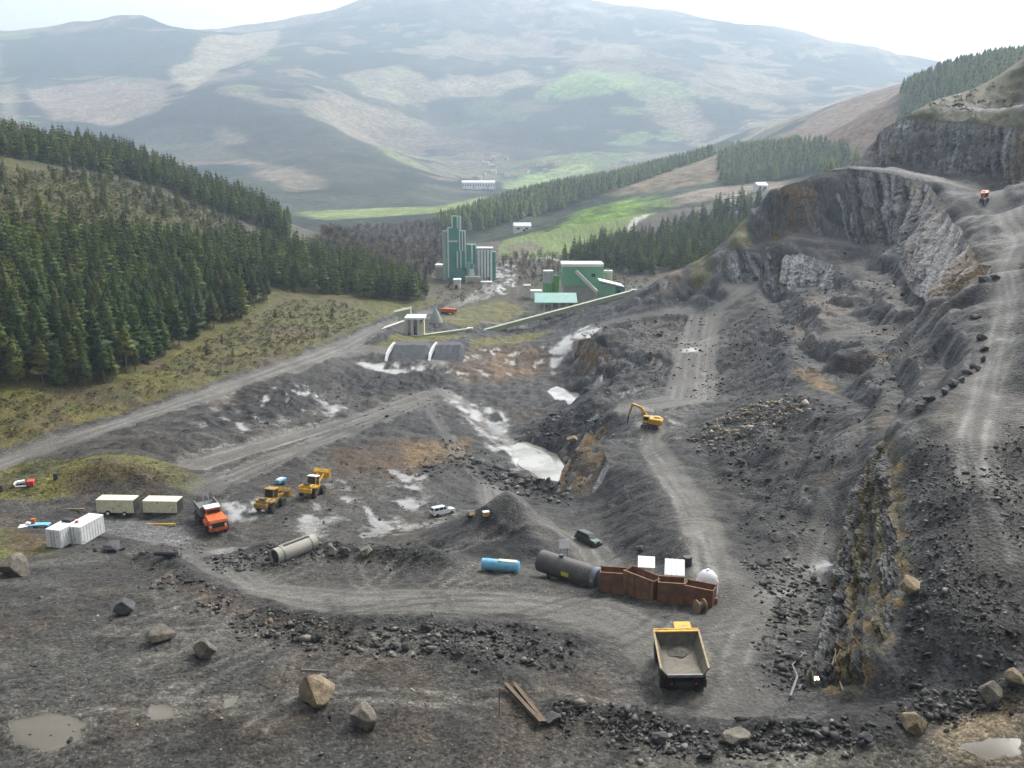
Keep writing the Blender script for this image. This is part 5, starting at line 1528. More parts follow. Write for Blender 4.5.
MB().bar((0, 1.2, .5), (0, 2.2, .4), .1).build('drawbar', M_dark, t)

# ------------------------------------------------------------------ cream trailers and white containers
def trailer(px, py, rz, label, L, Hh, W, wheels, dark_end):
    h = hit(px, py)
    t = thing('site_trailer', label, 'trailer', (h.x, h.y + W / 2, h.z), rz, 'cream trailers in the yard')
    b = MB().box((0, 0, .55 + Hh / 2), (L, W, Hh), bev=.06).build('body', M_cream, t)
    MB().box((0, 0, .58 + Hh), (L + .06, W + .06, .1)).build('roof', M_cream, b)
    n = int(L / .9)
    for i in range(n + 1):
        x = -L / 2 + L * i / n
        for y in (-W / 2 - .02, W / 2 + .02):
            MB().box((min(max(x, -L / 2 + .05), L / 2 - .05), y, .55 + Hh / 2), (.06, .05, Hh - .1)).build('side_rib', M_cream, b)
    MB().box((L / 2 + .03, 0, .55 + Hh / 2), (.06, W * .9, Hh * .9)).build('end_door', M_dark if dark_end else M_cream, b)
    MB().box((0, 0, .45), (L * .95, W * .6, .18)).build('underframe', M_dark, t)
    if wheels:
        for x, r in ((-L * .2, .5), (L * .25, .42)):
            for y in (-W / 2 - .02, W / 2 + .02):
                w = MB().lathe([(-.13, r * .5), (-.13, r), (.13, r), (.13, r * .5)], (x, y, r), (0, 1 if y > 0 else -1, 0), 16).build('wheel', M_tyre, t, True)
                MB().cyl((x, y - .14, r), (x, y + .14, r), r * .52, n=12).build('rim', M_white, w)
    else:
        for x in (-L * .35, L * .35):
            MB().box((x, 0, .2), (.3, W * .8, .4)).build('support', M_dark, t)
    MB().bar((-L / 2, 0, .45), (-L / 2 - 1.1, 0, .4), .12).build('drawbar', M_dark, t)
    return t
trailer(116, 516, math.radians(-2), 'cream site trailer with two white rims showing beneath the grass mound', 6.4, 2.3, 2.4, True, True)
trailer(161, 516, math.radians(-3), 'older cream box trailer without wheels between the other trailer and orange truck', 6.0, 2.1, 2.6, False, True)
def container(px, py, rz, label, L, W, Hh, extra):
    h = hit(px, py)
    t = thing('container', label, 'container', (h.x, h.y + 1.5, h.z), rz, 'white containers at the left of the yard')
    b = MB().box((0, 0, .15 + Hh / 2), (W, L, Hh), bev=.05).build('body', M_white, t)
    for i in range(9):
        y = -L / 2 + .25 + (L - .5) * i / 8
        for x in (-W / 2 - .02, W / 2 + .02):
            MB().box((x, y, .15 + Hh / 2), (.05, .08, Hh - .2)).build('corrugation', M_white, b)
    for s in (-1, 1):
        MB().box((s * W / 4, -L / 2 - .02, .15 + Hh / 2), (W / 2 - .1, .05, Hh - .2)).build('door', M_white, b)
        MB().cyl((s * .25, -L / 2 - .07, .3), (s * .25, -L / 2 - .07, Hh), .03, n=6).build('lock_rod', M_grey, b)
    MB().box((0, 0, .08), (W * .9, L * .95, .16)).build('base_rail', M_dark, t)
    for (nm, c, s, m) in extra:
        MB().box(c, s, bev=.06).build(nm, m, t)
    return t
container(60, 547, math.radians(-14), 'white container with a dark crate on its roof at the left of the yard', 4.4, 2.5, 2.9, [('roof_box', (0, 1.3, 3.25), (1.6, 1.2, .4), M_dark)])
container(82, 543, math.radians(-14), 'white container with a red item on its roof beside its twin', 5.4, 2.6, 3.0, [('roof_item', (-.3, -1.2, 3.3), (.35, .45, .4), M_red)])
h = hit(93, 538)
t = thing('water_tank', 'small white plastic tank standing right of the white containers', 'tank', h)
MB().lathe([(0, .55), (.1, .62), (.95, .62), (1.15, .5), (1.2, .2)], (0, 0, .1), (0, 0, 1), 16).build('body', M_white, t, True)
MB().cyl((0, 0, 1.28), (0, 0, 1.4), .2, n=10).build('cap', M_white, t)
MB().box((0, 0, .05), (1.2, 1.2, .1)).build('pallet', M_wood, t)
h = hit(33, 527)
t = thing('scrap_pile', 'pile of blue and white sheets with an orange drum left of the containers', 'scrap', h, math.radians(10))
for k, (c, s, m_, r) in enumerate((((-1.0, 0, .25), (2.2, 1.6, .3), M_white, .1), ((1.3, .2, .3), (2.6, 1.3, .25), M_blue, -.15), ((.6, -.3, .5), (2.2, .9, .12), M_blue, .2), ((-.3, .3, .55), (1.8, .6, .14), M_white, -.3))):
    MB().box(c, s, rz=r, ry=.06 * (k - 1), bev=.03).build('sheet', m_, t)
MB().cyl((.1, .1, .6), (.1, .1, 1.4), .35, n=14).build('drum', M_org, t)
h = hit(21, 487)
t = thing('skip', 'small red and white skip lying on the grass by the left edge', 'skip', h, math.radians(15))
MB().prism([(-1.2, .7), (-.9, .05), (.9, .05), (1.2, .7), (1.1, .7), (.85, .15), (-.85, .15), (-1.1, .7)], -.1, 1.6, 'Y').build('tub', M_white, t)
MB().box((1.5, .6, .5), (1.2, 1.5, .9), bev=.06).build('tank', M_red, t)
MB().box((-.1, .8, .75), (1.2, .8, .4), rz=.3).build('lid', M_white, t)
for (px, py, nm, lab) in ((56, 479, 'oil_drum', 'black drum standing alone on the grass mound'), (1, 491, 'oil_drum', 'black drum cut by the left edge of the grass')):
    h = hit(px, py)
    t = thing(nm, lab, 'drum', h)
    MB().lathe([(0, .42), (.3, .42), (.33, .45), (.36, .42), (.7, .42), (.73, .45), (.76, .42), (1.1, .42)], (0, 0, -.05), (0, 0, 1), 14).build('body', M_dark, t, True)
    MB().cyl((0, 0, 1.05), (0, 0, 1.08), .36, n=14).build('lid', M_dark, t)
h = hit(75, 510)
t = thing('timber_beam', 'ochre timber beam lying behind the white containers', 'beam', h, 0)
MB().box((0, 0, .15), (3.2, .35, .3), bev=.03).build('beam', M_wood, t)
for x in (-1, 1):
    MB().box((x, 0, .02), (.2, .8, .1)).build('bearer', M_wood, t)
h = hit(162, 525)
t = thing('yellow_beam', 'long yellow beam lying in front of the older cream trailer', 'beam', h, 0)
MB().box((0, 0, .12), (4.6, .3, .24), bev=.03).build('beam', M_yel, t)
for x in (-1.6, 1.6):
    MB().box((x, 0, .0), (.25, .7, .12)).build('bearer', M_wood, t)
h = hit(166, 556)
t = thing('drain_pipe', 'short black drain pipe lying by the wet corner of the yard', 'pipe', h, -.1)
MB().lathe([(-1.5, .3), (-1.5, .36), (1.5, .36), (1.5, .3)], (0, 0, .3), (1, 0, 0), 16).build('tube', M_dark, t, True)
MB().lathe([(1.35, .36), (1.35, .43), (1.55, .43), (1.55, .36)], (0, 0, .3), (1, 0, 0), 16).build('socket', M_dark, t, True)

# ------------------------------------------------------------------ the concrete pipe lying on the berm
h = hit(295, 556)
t = thing('concrete_pipe', 'large grey pipe with a plank along its top lying on the yard berm', 'pipe', (h.x, h.y, h.z + 1.0), math.radians(50))
L, R0, R1 = 6.6, 1.12, .95
prof = [(-L / 2, R1), (-L / 2, R0), (L / 2, R0), (L / 2, R1)]
B = MB()
n = 24
rg = [[B.bm.verts.new((a, r * math.cos(6.28318 * i / n), r * math.sin(6.28318 * i / n))) for i in range(n)] for a, r in prof]
for k in range(4):
    p, s = rg[k], rg[(k + 1) % 4]
    for i in range(n):
        B.bm.faces.new((p[i], p[(i + 1) % n], s[(i + 1) % n], s[i]))
B.build('shell', M_conc, t, True)
MB().cyl((-L / 2 + .25, 0, 0), (L / 2 - .25, 0, 0), .93, n=24).build('bore_shade', M_dark, t, True)  # dark plug standing in for the shade inside the pipe
MB().box((.3, -.1, 1.16), (4.2, .3, .1)).build('plank', M_dark, t)
MB().box((.3, .55, 1.06), (5.0, .14, .1), rx=.5).build('seam_strip', M_conc, t)
for x in (-2.3, 2.3):
    MB().lathe([(-.1, 1.12), (-.1, 1.17), (.1, 1.17), (.1, 1.12)], (x, 0, 0), (1, 0, 0), 24).build('band', M_grey, t, True)

# ------------------------------------------------------------------ tanks by the road
h0, h1 = hit(542, 577), hit(600, 588)
c = (h0 + h1) / 2
d = math.atan2(h1.y - h0.y, h1.x - h0.x)
L, R = (h1 - h0).length, 1.42
t = thing('storage_tank', 'large dark grey cylindrical tank with yellow sign lying beside the haul road', 'tank', (c.x, c.y + 1.2, min(h0.z, h1.z) + .1), d)
MB().lathe([(-L / 2 - .25, .5), (-L / 2 - .12, 1.1), (-L / 2, R), (L / 2 - .9, R), (L / 2 - .88, R * .97), (L / 2 - .7, R * .97), (L / 2 - .68, R)], (0, 0, R + .15), (1, 0, 0), 28).build('shell', M_tank, t, True)
e = MB().lathe([(L / 2 - .67, R * 1.01), (L / 2 + .05, R * 1.01), (L / 2 + .15, R * .85), (L / 2 + .22, .4)], (0, 0, R + .15), (1, 0, 0), 28).build('end_cap', mat('end_cap_blue_grey', (.10, .12, .15), .5, .2), t, True)
MB().box((L / 2 - .3, -R * .98, R + .4), (.3, .08, .3)).build('plate', M_yel, e)
MB().prism([(-.35, R - .1), (.75, R - .1), (.75, R + .38), (-.35, R + .38)], -R - .06, -R + .1, 'Y').build('sign', mat('yellow_green_sign', (.45, .42, .03), .5), t)
for x in (L / 2 - 1.7, L / 2 - 1.3):
    MB().bar((x, -R - .12, .0), (x, -R * .72, 2 * R + .1), .06).build('ladder_rail', M_grey, t)
for k in range(8):
    z = .3 + k * .32
    y = -R - .12 + (R * .28 + .12) * z / (2 * R + .1)
    MB().bar((L / 2 - 1.7, y, z), (L / 2 - 1.3, y, z), .04).build('ladder_rung', M_grey, t)
for x in (-L * .3, L * .2):
    MB().prism([(-1.3, 0), (1.3, 0), (1.1, .75), (.7, .42), (0, .26), (-.7, .42), (-1.1, .75)], x - .15, x + .15, 'X').build('saddle', M_dark, t)
MB().cyl((-L * .15, 0, 2 * R + .1), (-L * .15, 0, 2 * R + .45), .3, n=14).build('manhole', M_tank, t)
h0, h1 = hit(482, 572), hit(519, 574)
c = (h0 + h1) / 2
t = thing('blue_tank', 'light blue tank with pale patched top lying beside the haul road', 'tank', (c.x, c.y + .8, c.z - .1), math.atan2(h1.y - h0.y, h1.x - h0.x) - .04)
L = (h1 - h0).length
MB().lathe([(-L / 2 - .1, .4), (-L / 2, .75), (L / 2, .75), (L / 2 + .1, .4)], (0, 0, .8), (1, 0, 0), 20).build('shell', M_blue, t, True)
MB().box((L * .2, 0, 1.5), (L * .5, .7, .12), bev=.04).build('top_plate', M_cream, t)
for x in (-L * .35, L * .35):
    MB().box((x, 0, .15), (.25, 1.3, .35)).build('saddle', M_dark, t)
    MB().lathe([(-.06, .75), (-.06, .79), (.06, .79), (.06, .75)], (x, 0, .8), (1, 0, 0), 20).build('band', M_blue, t, True)

# rusty steel bins in a row, with what stands behind them
row = [(602, 592), (626, 595), (630, 597), (656, 601), (660, 602), (684, 605), (688, 606), (714, 607)]
lab = ['rusty steel bin next to the dark tank, first of the row', 'rusty steel bin, second of the row from the dark tank', 'rusty steel bin, third of the row from the dark tank', 'rusty steel bin at the far end behind the cable drum']
for k in range(4):
    a, b = hit(*row[2 * k]), hit(*row[2 * k + 1])
    c = (a + b) / 2
    L = (b - a).length
    t = thing('steel_bin', lab[k], 'bin', (c.x, c.y + .9, c.z - .15), math.atan2(b.y - a.y, b.x - a.x), 'row of rusty steel bins')
    Hh = (2.7, 2.9, 2.6, 2.3)[k]
    L *= 1.13
    for y in (-.85, .85):
        w = MB().box((0, y, Hh / 2), (L, .1, Hh)).build('side_wall', M_rust, t)
        for i in range(4):
            MB().box((-L / 2 + L * (i + .5) / 4, y - .09 * (1 if y < 0 else -1), Hh / 2), (.16, .1, Hh - .1)).build('rib', M_rust, w)
    for x in (-L / 2 + .05, L / 2 - .05):
        MB().box((x, 0, Hh / 2), (.1, 1.6, Hh)).build('end_wall', M_rust, t)
    MB().box((0, 0, .15), (L - .2, 1.6, .1)).build('floor', M_rust, t)
    MB().box((0, -.85, Hh + .05), (L, .2, .1)).box((0, .85, Hh + .05), (L, .2, .1)).build('top_rim', M_rust, t)
def behind(px, py, dy, **k):
    h = hit(px, py)
    return Vector((h.x * (h.y + dy) / h.y, h.y + dy, ground(h.x * (h.y + dy) / h.y, h.y + dy)))
def on_level(px, py_base, dz=0):
    return hit(px, py_base)
base = hit(645, 600)
p = behind(645, 600, 3.6)
t = thing('covered_tank', 'small white lidded tank tilted behind the second rusty bin', 'tank', (p.x, p.y, base.z - .2), math.radians(-8))
MB().box((0, 0, 1.5), (1.7, 1.7, 3.0), bev=.08).build('body', M_white, t)
MB().prism([(-1.0, 2.95), (1.0, 3.5), (1.0, 3.62), (-1.0, 3.07)], -1.0, 1.0, 'X').build('lid', M_roofw, t)
p = behind(673, 604, 3.4)
t = thing('site_cabin', 'white cabin with ribbed sloping roof behind the third rusty bin', 'cabin', (p.x, p.y, base.z - .2), math.radians(-10))
MB().box((0, 0, 1.5), (1.9, 2.2, 3.0), bev=.06).build('wall', M_white, t)
rf = MB().prism([(-1.35, 2.85), (1.3, 3.7), (1.3, 3.84), (-1.35, 2.99)], -1.15, 1.15, 'X').build('roof', M_roofw, t)
for k in range(4):
    x = -.9 + .6 * k
    MB().bar((x, -1.3, 3.06), (x, 1.28, 3.88), .08, .06).build('roof_rib', M_white, rf)
MB().box((0, -1.12, 2.0), (.8, .06, .8)).build('window', M_glass, t)
p = behind(706, 607, 3.2)
t = thing('dome_tank', 'white round-topped tank behind the last rusty bin', 'tank', (p.x, p.y, base.z - .2), 0)
MB().lathe([(0, 1.25), (2.3, 1.25), (2.9, 1.1), (3.4, .7), (3.6, .25)], (0, 0, 0), (0, 0, 1), 24).build('shell', M_white, t, True)
MB().cyl((0, 0, 3.57), (0, 0, 3.75), .2, n=12).build('cap', M_white, t)
MB().lathe([(0, 1.25), (0, 1.29), (.1, 1.29), (.1, 1.25)], (0, 0, 2.2), (0, 0, 1), 24).build('band', M_grey, t, True)
h = hit(700, 612)
t = thing('cable_drum', 'wooden cable drum standing on its rims in front of the last rusty bin', 'cable drum', h, math.radians(20))
for x in (-.45, .45):
    MB().cyl((x - .06, 0, .75), (x + .06, 0, .75), .75, n=24).build('flange', M_wood, t)
MB().cyl((-.4, 0, .75), (.4, 0, .75), .42, n=18).build('core', mat('brown_cable', (.10, .07, .05), .8), t)
h = hit(714, 603)
t = thing('rusty_pump', 'small rusty pump beside the cable drum', 'pump', h)
MB().box((0, 0, .35), (.7, .6, .6), bev=.05).build('casing', M_rust, t)
MB().cyl((-.1, 0, .6), (-.1, 0, 1.0), .14, n=10).build('pipe', M_rust, t)
h = hit(687, 566)
t = thing('oil_barrel', 'black barrel standing on the slope foot behind the rusty bins', 'barrel', h)
MB().lathe([(0, .55), (.1, .6), (1.3, .6), (1.4, .55)], (0, 0, -.1), (0, 0, 1), 16).build('body', M_dark, t, True)
MB().cyl((.2, 0, 1.28), (.2, 0, 1.36), .1, n=8).build('bung', M_grey, t)
p = hit(564, 556)
t = thing('white_sign', 'small white board on a post behind the dark tank', 'sign', (p.x, p.y, p.z), 0)
MB().box((0, 0, 1.9), (1.5, .1, 1.3), rx=-.3).build('board', M_white, t)
for x in (-.5, .5):
    MB().bar((x, .06, -.2), (x, .06, 1.6), .08).build('post', M_grey, t)
h = hit(486, 516)
t = thing('marker_box', 'small yellow and white marker box on the heap beside the white pickup', 'box', h, .3)
MB().box((0, 0, .35), (1.0, .8, .7), bev=.04).build('case', M_yel, t)
MB().box((0, 0, .74), (1.05, .85, .1)).build('lid', M_white, t)

# ------------------------------------------------------------------ cars
def car(px, py, rz, label, paint, pick=False):
    h = hit(px, py)
    t = thing('parked_car', label, 'car', (h.x, h.y + .6, h.z), rz)
    MB().prism([(-2.2, .45), (2.15, .45), (2.25, .75), (2.1, 1.0), (1.0, 1.12), (-2.15, 1.12), (-2.25, .8)], -.88, .88, 'X').build('body', paint, t)
    g = [(-2.1, 1.1), (1.0, 1.1), (.35, 1.75), (-1.95, 1.78)]
    cb = MB().prism(g, -.76, .76, 'X').build('cabin', paint, t)
    MB().prism([(.42, 1.62), (.95, 1.16), (1.0, 1.18), (.47, 1.68)], -.66, .66, 'X').build('windscreen', M_glass, cb)
    MB().prism([(-2.06, 1.2), (-2.0, 1.62), (-2.04, 1.64), (-2.12, 1.2)], -.62, .62, 'X').build('rear_window', M_glass, cb)
    for s in (-1, 1):
        for y0, y1 in ((-1.85, -1.0), (-.9, -.15), (-.05, .5)):
            MB().prism([(y0, 1.2), (y1, 1.2), (min(y1, .3), 1.62), (y0, 1.64)], s * .755, s * .785, 'X').build('side_window', M_glass, cb)
        for y in (-1.4, 1.4):
            wheel('wheel', s * .8, y, .36, .24, t, M_grey, 14)
        MB().box((s * .6, 2.2, .8), (.35, .08, .18)).build('headlight', M_white, t)
        MB().box((s * .7, -2.24, .85), (.22, .06, .25)).build('tail_light', M_red, t)
    MB().box((0, 2.25, .5), (1.7, .14, .22)).build('bumper', M_dark, t)
    MB().box((0, -2.28, .5), (1.7, .14, .22)).build('bumper', M_dark, t)
    slope_fit(t, 1.4, .8)
car(443, 516, math.radians(-62), 'white estate car parked on the wet track in the middle of the yard', M_white)
car(588, 545, math.radians(-140), 'dark green off-road car on the pit road behind the dark tank', M_sgreen)

# ------------------------------------------------------------------ excavators
def excavator(loc, rz, label, paint, sc=1.0, reach=1.0):
    t = thing('excavator', label, 'excavator', loc, rz, None, sc)
    for x in (-1.2, 1.2):
        tr = MB().prism([(-2.0, .45), (-1.7, .05), (1.7, .05), (2.0, .45), (1.7, .9), (-1.7, .9)], x - .3, x + .3, 'X').build('track', M_dark, t)
        for y in (-1.3, -.45, .45, 1.3):
            MB().cyl((x - .32, y, .35), (x + .32, y, .35), .22, n=10).build('roller', M_grey, tr)
    MB().cyl((0, 0, .85), (0, 0, 1.1), .8, n=18).build('slew_ring', M_dark, t)
    b = MB().box((.1, -1.0, 1.75), (2.5, 2.9, 1.3), bev=.15).build('upper_body', paint, t)
    MB().box((0, -2.5, 1.7), (2.4, .5, 1.1), bev=.15).build('counterweight', paint, b)
    MB().box((.5, -1.4, 2.5), (1.0, 1.4, .3), bev=.05).build('engine_cover', paint, b)
    cb = MB().box((-.8, .9, 2.1), (.95, 1.5, 1.7), bev=.1).build('cab', paint, t)
    MB().box((-.8, 1.66, 2.35), (.75, .04, .9)).box((-1.29, .9, 2.4), (.04, 1.1, .8)).box((-.31, .9, 2.4), (.04, 1.1, .8)).build('window', M_glass, cb)
    k = reach
    bo = MB().bar((.1, .6, 1.9), (.1, 2.6, 4.4 * k), .42, .6).bar((.1, 2.6, 4.4 * k), (.1, 4.6, 4.9 * k), .38, .5).build('boom', paint, t)
    MB().cyl((.1, .9, 1.5), (.1, 2.3, 3.3 * k), .13, n=8).build('boom_ram', M_grey, bo)
    st = MB().bar((.1, 4.4, 5.1 * k), (.1, 5.2, 1.8), .34, .42).build('stick', M_yel2, t)
    MB().bar((.1, 5.2, 1.9), (.1, 5.25, .3), .26, .3).cyl((.1, 5.25, .4), (.1, 5.27, -.5), .1, .05, 8).build('hammer', M_dark, st)
    slope_fit(t, 1.6, 1.2)
    return t
h = hit(650, 427)
excavator((h.x, h.y, h.z), math.radians(72), 'yellow excavator with raised boom on the bench above the pit', M_yel, 1.0)
h = hit(985, 199)
excavator((h.x, h.y, h.z), math.radians(150), 'tiny orange excavator far away on the upper bench under the rock face', M_org, .8, .8)

# ------------------------------------------------------------------ boulders
BM = {}
def boulder_mesh(seed, sx, sy, sz):
    r = random.Random(seed)
    bm = bmesh.new()
    bmesh.ops.create_icosphere(bm, subdivisions=4, radius=.5)
    V = np.array([v.co[:] for v in bm.verts])
    # cut by random planes for a broken, faceted block
    for k in range(17):
        n = np.array((r.gauss(0, 1), r.gauss(0, 1), r.gauss(0, .8)))
        n /= np.linalg.norm(n)
        d = r.uniform(.25, .42)
        e = V @ n - d
        V = V - np.where(e > 0, e, 0)[:, None] * n * 1.0
    nz = noise3(V[:, 0] * 5 + seed, V[:, 1] * 5, V[:, 2] * 5, seed) + .5 * noise3(V[:, 0] * 11 + seed, V[:, 1] * 11, V[:, 2] * 11, seed + 1)
    V = V * (1 + .035 * nz)[:, None] * np.array((sx, sy, sz)) * 1.25
    for v, q in zip(bm.verts, V):
        v.co = q
    me = bpy.data.meshes.new('boulder')
    bm.to_mesh(me)
    bm.free()
    return me
def stone_mat(name, a, b, sc=1.2):
    m, nd, lk, bs = nmat(name)
    tc = nd.new('ShaderNodeTexCoord')
    n = noise_n(nd, lk, tc.outputs['Object'], sc, 6, .7)
    n2_ = noise_n(nd, lk, tc.outputs['Object'], sc * 6, 4, .7)
    mx = nd.new('ShaderNodeMix'); mx.data_type = 'RGBA'
    mx.inputs[6].default_value, mx.inputs[7].default_value = (*a, 1), (*b, 1)
    lk.new(ramp_n(nd, lk, n, .38, .62), mx.inputs[0])
    lk.new(mulcol(nd, lk, mx.outputs[2], ramp_n(nd, lk, n2_, .3, .7, .6, 1.35)), bs.inputs['Base Color'])
    bs.inputs['Roughness'].default_value = .8
    bp = nd.new('ShaderNodeBump')
    bp.inputs['Strength'].default_value, bp.inputs['Distance'].default_value = .7, .2
    lk.new(n2_, bp.inputs['Height'])
    lk.new(bp.outputs[0], bs.inputs['Normal'])
    return m
S_grey = stone_mat('grey_stone', (.085, .078, .062), (.21, .185, .14))
S_tan = stone_mat('tan_stone', (.14, .105, .06), (.30, .235, .14))
S_dark = stone_mat('dark_stone', (.045, .045, .05), (.09, .09, .095))
def boulder(px, py, w, hgt, mat_, label, seed, group='boulders scattered over the quarry'):
    h = hit(px, py)
    dep = h.y * CP + (CAMZ - h.z) * SP
    W = w * dep / F
    Hh = hgt * dep / F * .95
    o = link('boulder', boulder_mesh(seed, W, W * .85, Hh), mat_)
    o.location = (h.x, h.y + W * .3, h.z + Hh * .33)
    o.rotation_euler = (0, 0, seed * .7)
    tag(o, label, 'boulder', group)
for row_ in ((10, 577, 34, 22, S_grey, 'flat topped grey boulder cut by the left edge of the foreground'), (122, 616, 23, 17, S_dark, 'dark boulder on the foreground bench, leftmost of the line of boulders'), (158, 644, 26, 18, S_grey, 'squat grey brown boulder between the dark one and the pale one'),
             (203, 660, 28, 20, S_grey, 'pale topped boulder with dark underside on the foreground bench'), (313, 704, 42, 34, S_tan, 'large rounded tan boulder, biggest on the foreground bench'), (363, 727, 26, 26, S_grey, 'upright grey boulder right of the big tan one'), (994, 702, 26, 22, S_grey, 'grey brown boulder near the right edge above the bottom berm'),
             (916, 732, 28, 20, S_tan, 'tan angular block sitting on the bottom berm at right'), (1018, 684, 20, 16, S_tan, 'brown boulder half cut by the right edge'), (913, 596, 24, 20, S_tan, 'brown boulder beside the top of the ochre rock face'), (332, 556, 14, 10, S_grey, 'grey boulder at the right end of the concrete pipe'),
             (345, 556, 12, 10, S_dark, 'dark boulder second from the concrete pipe'), (366, 557, 16, 13, S_grey, 'tan grey boulder third from the concrete pipe'), (110, 552, 22, 9, S_dark, 'low dark slab below the small white tank'), (471, 518, 12, 9, S_tan, 'small tan boulder beside the yellow marker box'), (640, 552, 10, 8, S_dark, 'dark boulder on the slope above the rusty bins'),
             (572, 443, 14, 9, S_tan, 'pale boulder at the water edge of the pit pond'), (590, 440, 12, 10, S_dark, 'dark boulder under the ochre buttress by the pond'), (550, 724, 20, 10, S_dark, 'dark slab on the berm below the rusty beams'), (735, 745, 30, 14, S_grey, 'broad grey slab in the bottom berm right of centre'),
             (868, 745, 18, 12, S_dark, 'dark boulder in the bottom berm left of the tan block'), (660, 745, 22, 12, S_dark, 'dark boulder in the bottom berm at centre')):
    px, py, w, hg, m_, lb = row_
    boulder(px, py, w, hg, m_, lb, px % 97 + 3)
edge_row = [(921, 410, 14, 8), (931, 401, 14, 9), (946, 394, 11, 8), (955, 387, 13, 10), (963, 382, 9, 8), (969, 375, 12, 9), (974, 368, 9, 8), (978, 371, 8, 7), (984, 362, 9, 9), (986, 351, 10, 9), (983, 340, 13, 8), (977, 319, 12, 6), (985, 282, 14, 8), (996, 279, 12, 8)]
ords = ['first', 'second', 'third', 'fourth', 'fifth', 'sixth', 'seventh', 'eighth', 'ninth', 'tenth', 'eleventh', 'twelfth', 'thirteenth', 'fourteenth']
for k, (px, py, w, hg) in enumerate(edge_row):
    boulder(px, py, w * .85, hg * .85, S_dark, ords[k] + ' dark boulder from the near end of the row edging the upper haul road', 200 + k, 'boulders edging the upper haul road')
# ------------------------------------------------------------------ odd things lying about
M_beam = mat('brown_steel', (.115, .078, .052), .85, .1, var=.4, vs=1.5)
h0, h1 = hit(514, 688), hit(545, 726)
for k, (dx, lb) in enumerate(((0, 'rusty steel beam lying on the foreground bench, upper of the pair'), (-.8, 'rusty steel beam lying on the foreground bench, lower of the pair'))):
    a, b = Vector((h0.x + dx, h0.y, h0.z + .25)), Vector((h1.x + dx * .4, h1.y, h1.z + .15))
    t = thing('steel_beam', lb, 'beam', a, 0, 'rusty beams in the foreground')
    MB().bar((0, 0, 0), b - a, .34, .05).build('flange', M_beam, t)
    MB().bar(Vector((0, 0, .3)), b - a + Vector((0, 0, .3)), .34, .05).build('flange', M_beam, t)
    MB().bar(Vector((0, 0, .15)), b - a + Vector((0, 0, .15)), .05, .26).build('web', M_beam, t)
h = hit(499, 716)
t = thing('marker_stake', 'thin rusty stake standing left of the rusty beams', 'stake', h)
MB().cyl((0, 0, -.2), (.05, .1, 2.6), .045, n=8).build('rod', M_rust, t)
MB().box((.05, .1, 2.6), (.12, .12, .1)).build('cap', M_rust, t)
h0, h1 = hit(301, 671), hit(328, 672)
t = thing('steel_rod', 'pale steel rod lying behind the big tan boulder', 'rod', h0)
MB().cyl((0, 0, .12), h1 - h0 + Vector((0, 0, .12)), .07, n=8).build('bar', M_grey, t)
MB().cyl((h1 - h0) + Vector((-.02, 0, .12)), (h1 - h0) * 1.04 + Vector((0, 0, .12)), .11, n=8).build('collar', M_grey, t)
# dead branches by the rock face
for k, (pts, lb) in enumerate(((((828, 640), (836, 655), (832, 668), (843, 694)), 'pale crooked dead branch at the foot of the ochre rock face'), (((790, 700), (797, 680), (792, 668), (805, 655)), 'grey dead branch on the rubble left of the rock face'))):
    P_ = [hit(*q) + Vector((0, 0, .35)) for q in pts]
    t = thing('dead_branch', lb, 'branch', P_[0], 0)
    B = MB()
    for i, (a, b) in enumerate(zip(P_[:-1], P_[1:])):
        B.cyl(a - P_[0], b - P_[0], .13 - .025 * i, .11 - .025 * i, 7)
    B.build('limb', mat('bleached_wood%d' % k, (.30, .25, .17) if k == 0 else (.17, .165, .15), .8), t)
    for i in (1, 2):
        B = MB().cyl(P_[i] - P_[0], P_[i] - P_[0] + Vector((.9 * (1 if i == 1 else -1), -.3, .5)), .06, .02, 6)
        B.build('twig', MATS['bleached_wood%d' % k], t)
# glowing block standing in for a bright highlight at the foot of the face
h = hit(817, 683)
t = thing('glow_block', 'small glowing block standing in for a white and orange highlight at the foot of the ochre rock face', 'bright spot', h, math.radians(180))
MB().box((0, 0, .5), (.5, .3, .4), bev=.03).build('orange_block', M_org, t)
em, nd, lk, bs = nmat('glow_panel')
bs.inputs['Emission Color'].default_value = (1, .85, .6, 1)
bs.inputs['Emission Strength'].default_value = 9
MB().box((0, .17, .5), (.62, .05, .42)).build('lens', em, t)  # glowing panel added to make the bright highlight
MB().bar((-.2, 0, -.1), (-.15, 0, .35), .05).bar((.2, 0, -.1), (.15, 0, .35), .05).build('stand', M_dark, t)

# ------------------------------------------------------------------ water
wm, nd, lk, bs = nmat('silty_water')
bs.inputs['Base Color'].default_value = (.21, .205, .175, 1)
bs.inputs['Roughness'].default_value = .06
geo = nd.new('ShaderNodeNewGeometry')
nw = noise_n(nd, lk, geo.outputs['Position'], 1.2, 3, .6)
bp = nd.new('ShaderNodeBump')
mxw = nd.new('ShaderNodeMix'); mxw.data_type = 'RGBA'
mxw.inputs[6].default_value, mxw.inputs[7].default_value = (.15, .145, .12, 1), (.33, .325, .29, 1)
lk.new(ramp_n(nd, lk, noise_n(nd, lk, geo.outputs['Position'], .13, 5, .6), .4, .6), mxw.inputs[0])
lk.new(mxw.outputs[2], bs.inputs['Base Color'])
bp.inputs['Strength'].default_value, bp.inputs['Distance'].default_value = .15, .05
lk.new(nw, bp.inputs['Height'])
lk.new(bp.outputs[0], bs.inputs['Normal'])
for (R_, lv), name, label in zip(POOLS, ('pond_water', 'pool_water'), ('pale silty water lying in the bottom of the pit', 'small pale pool above the pit pond')):
    me = bpy.data.meshes.new(name)
    me.from_pydata([(x_, y_, lv) for x_, y_ in R_], [], [list(range(len(R_)))])
    link(name, me, wm, kind='structure')['label'] = label

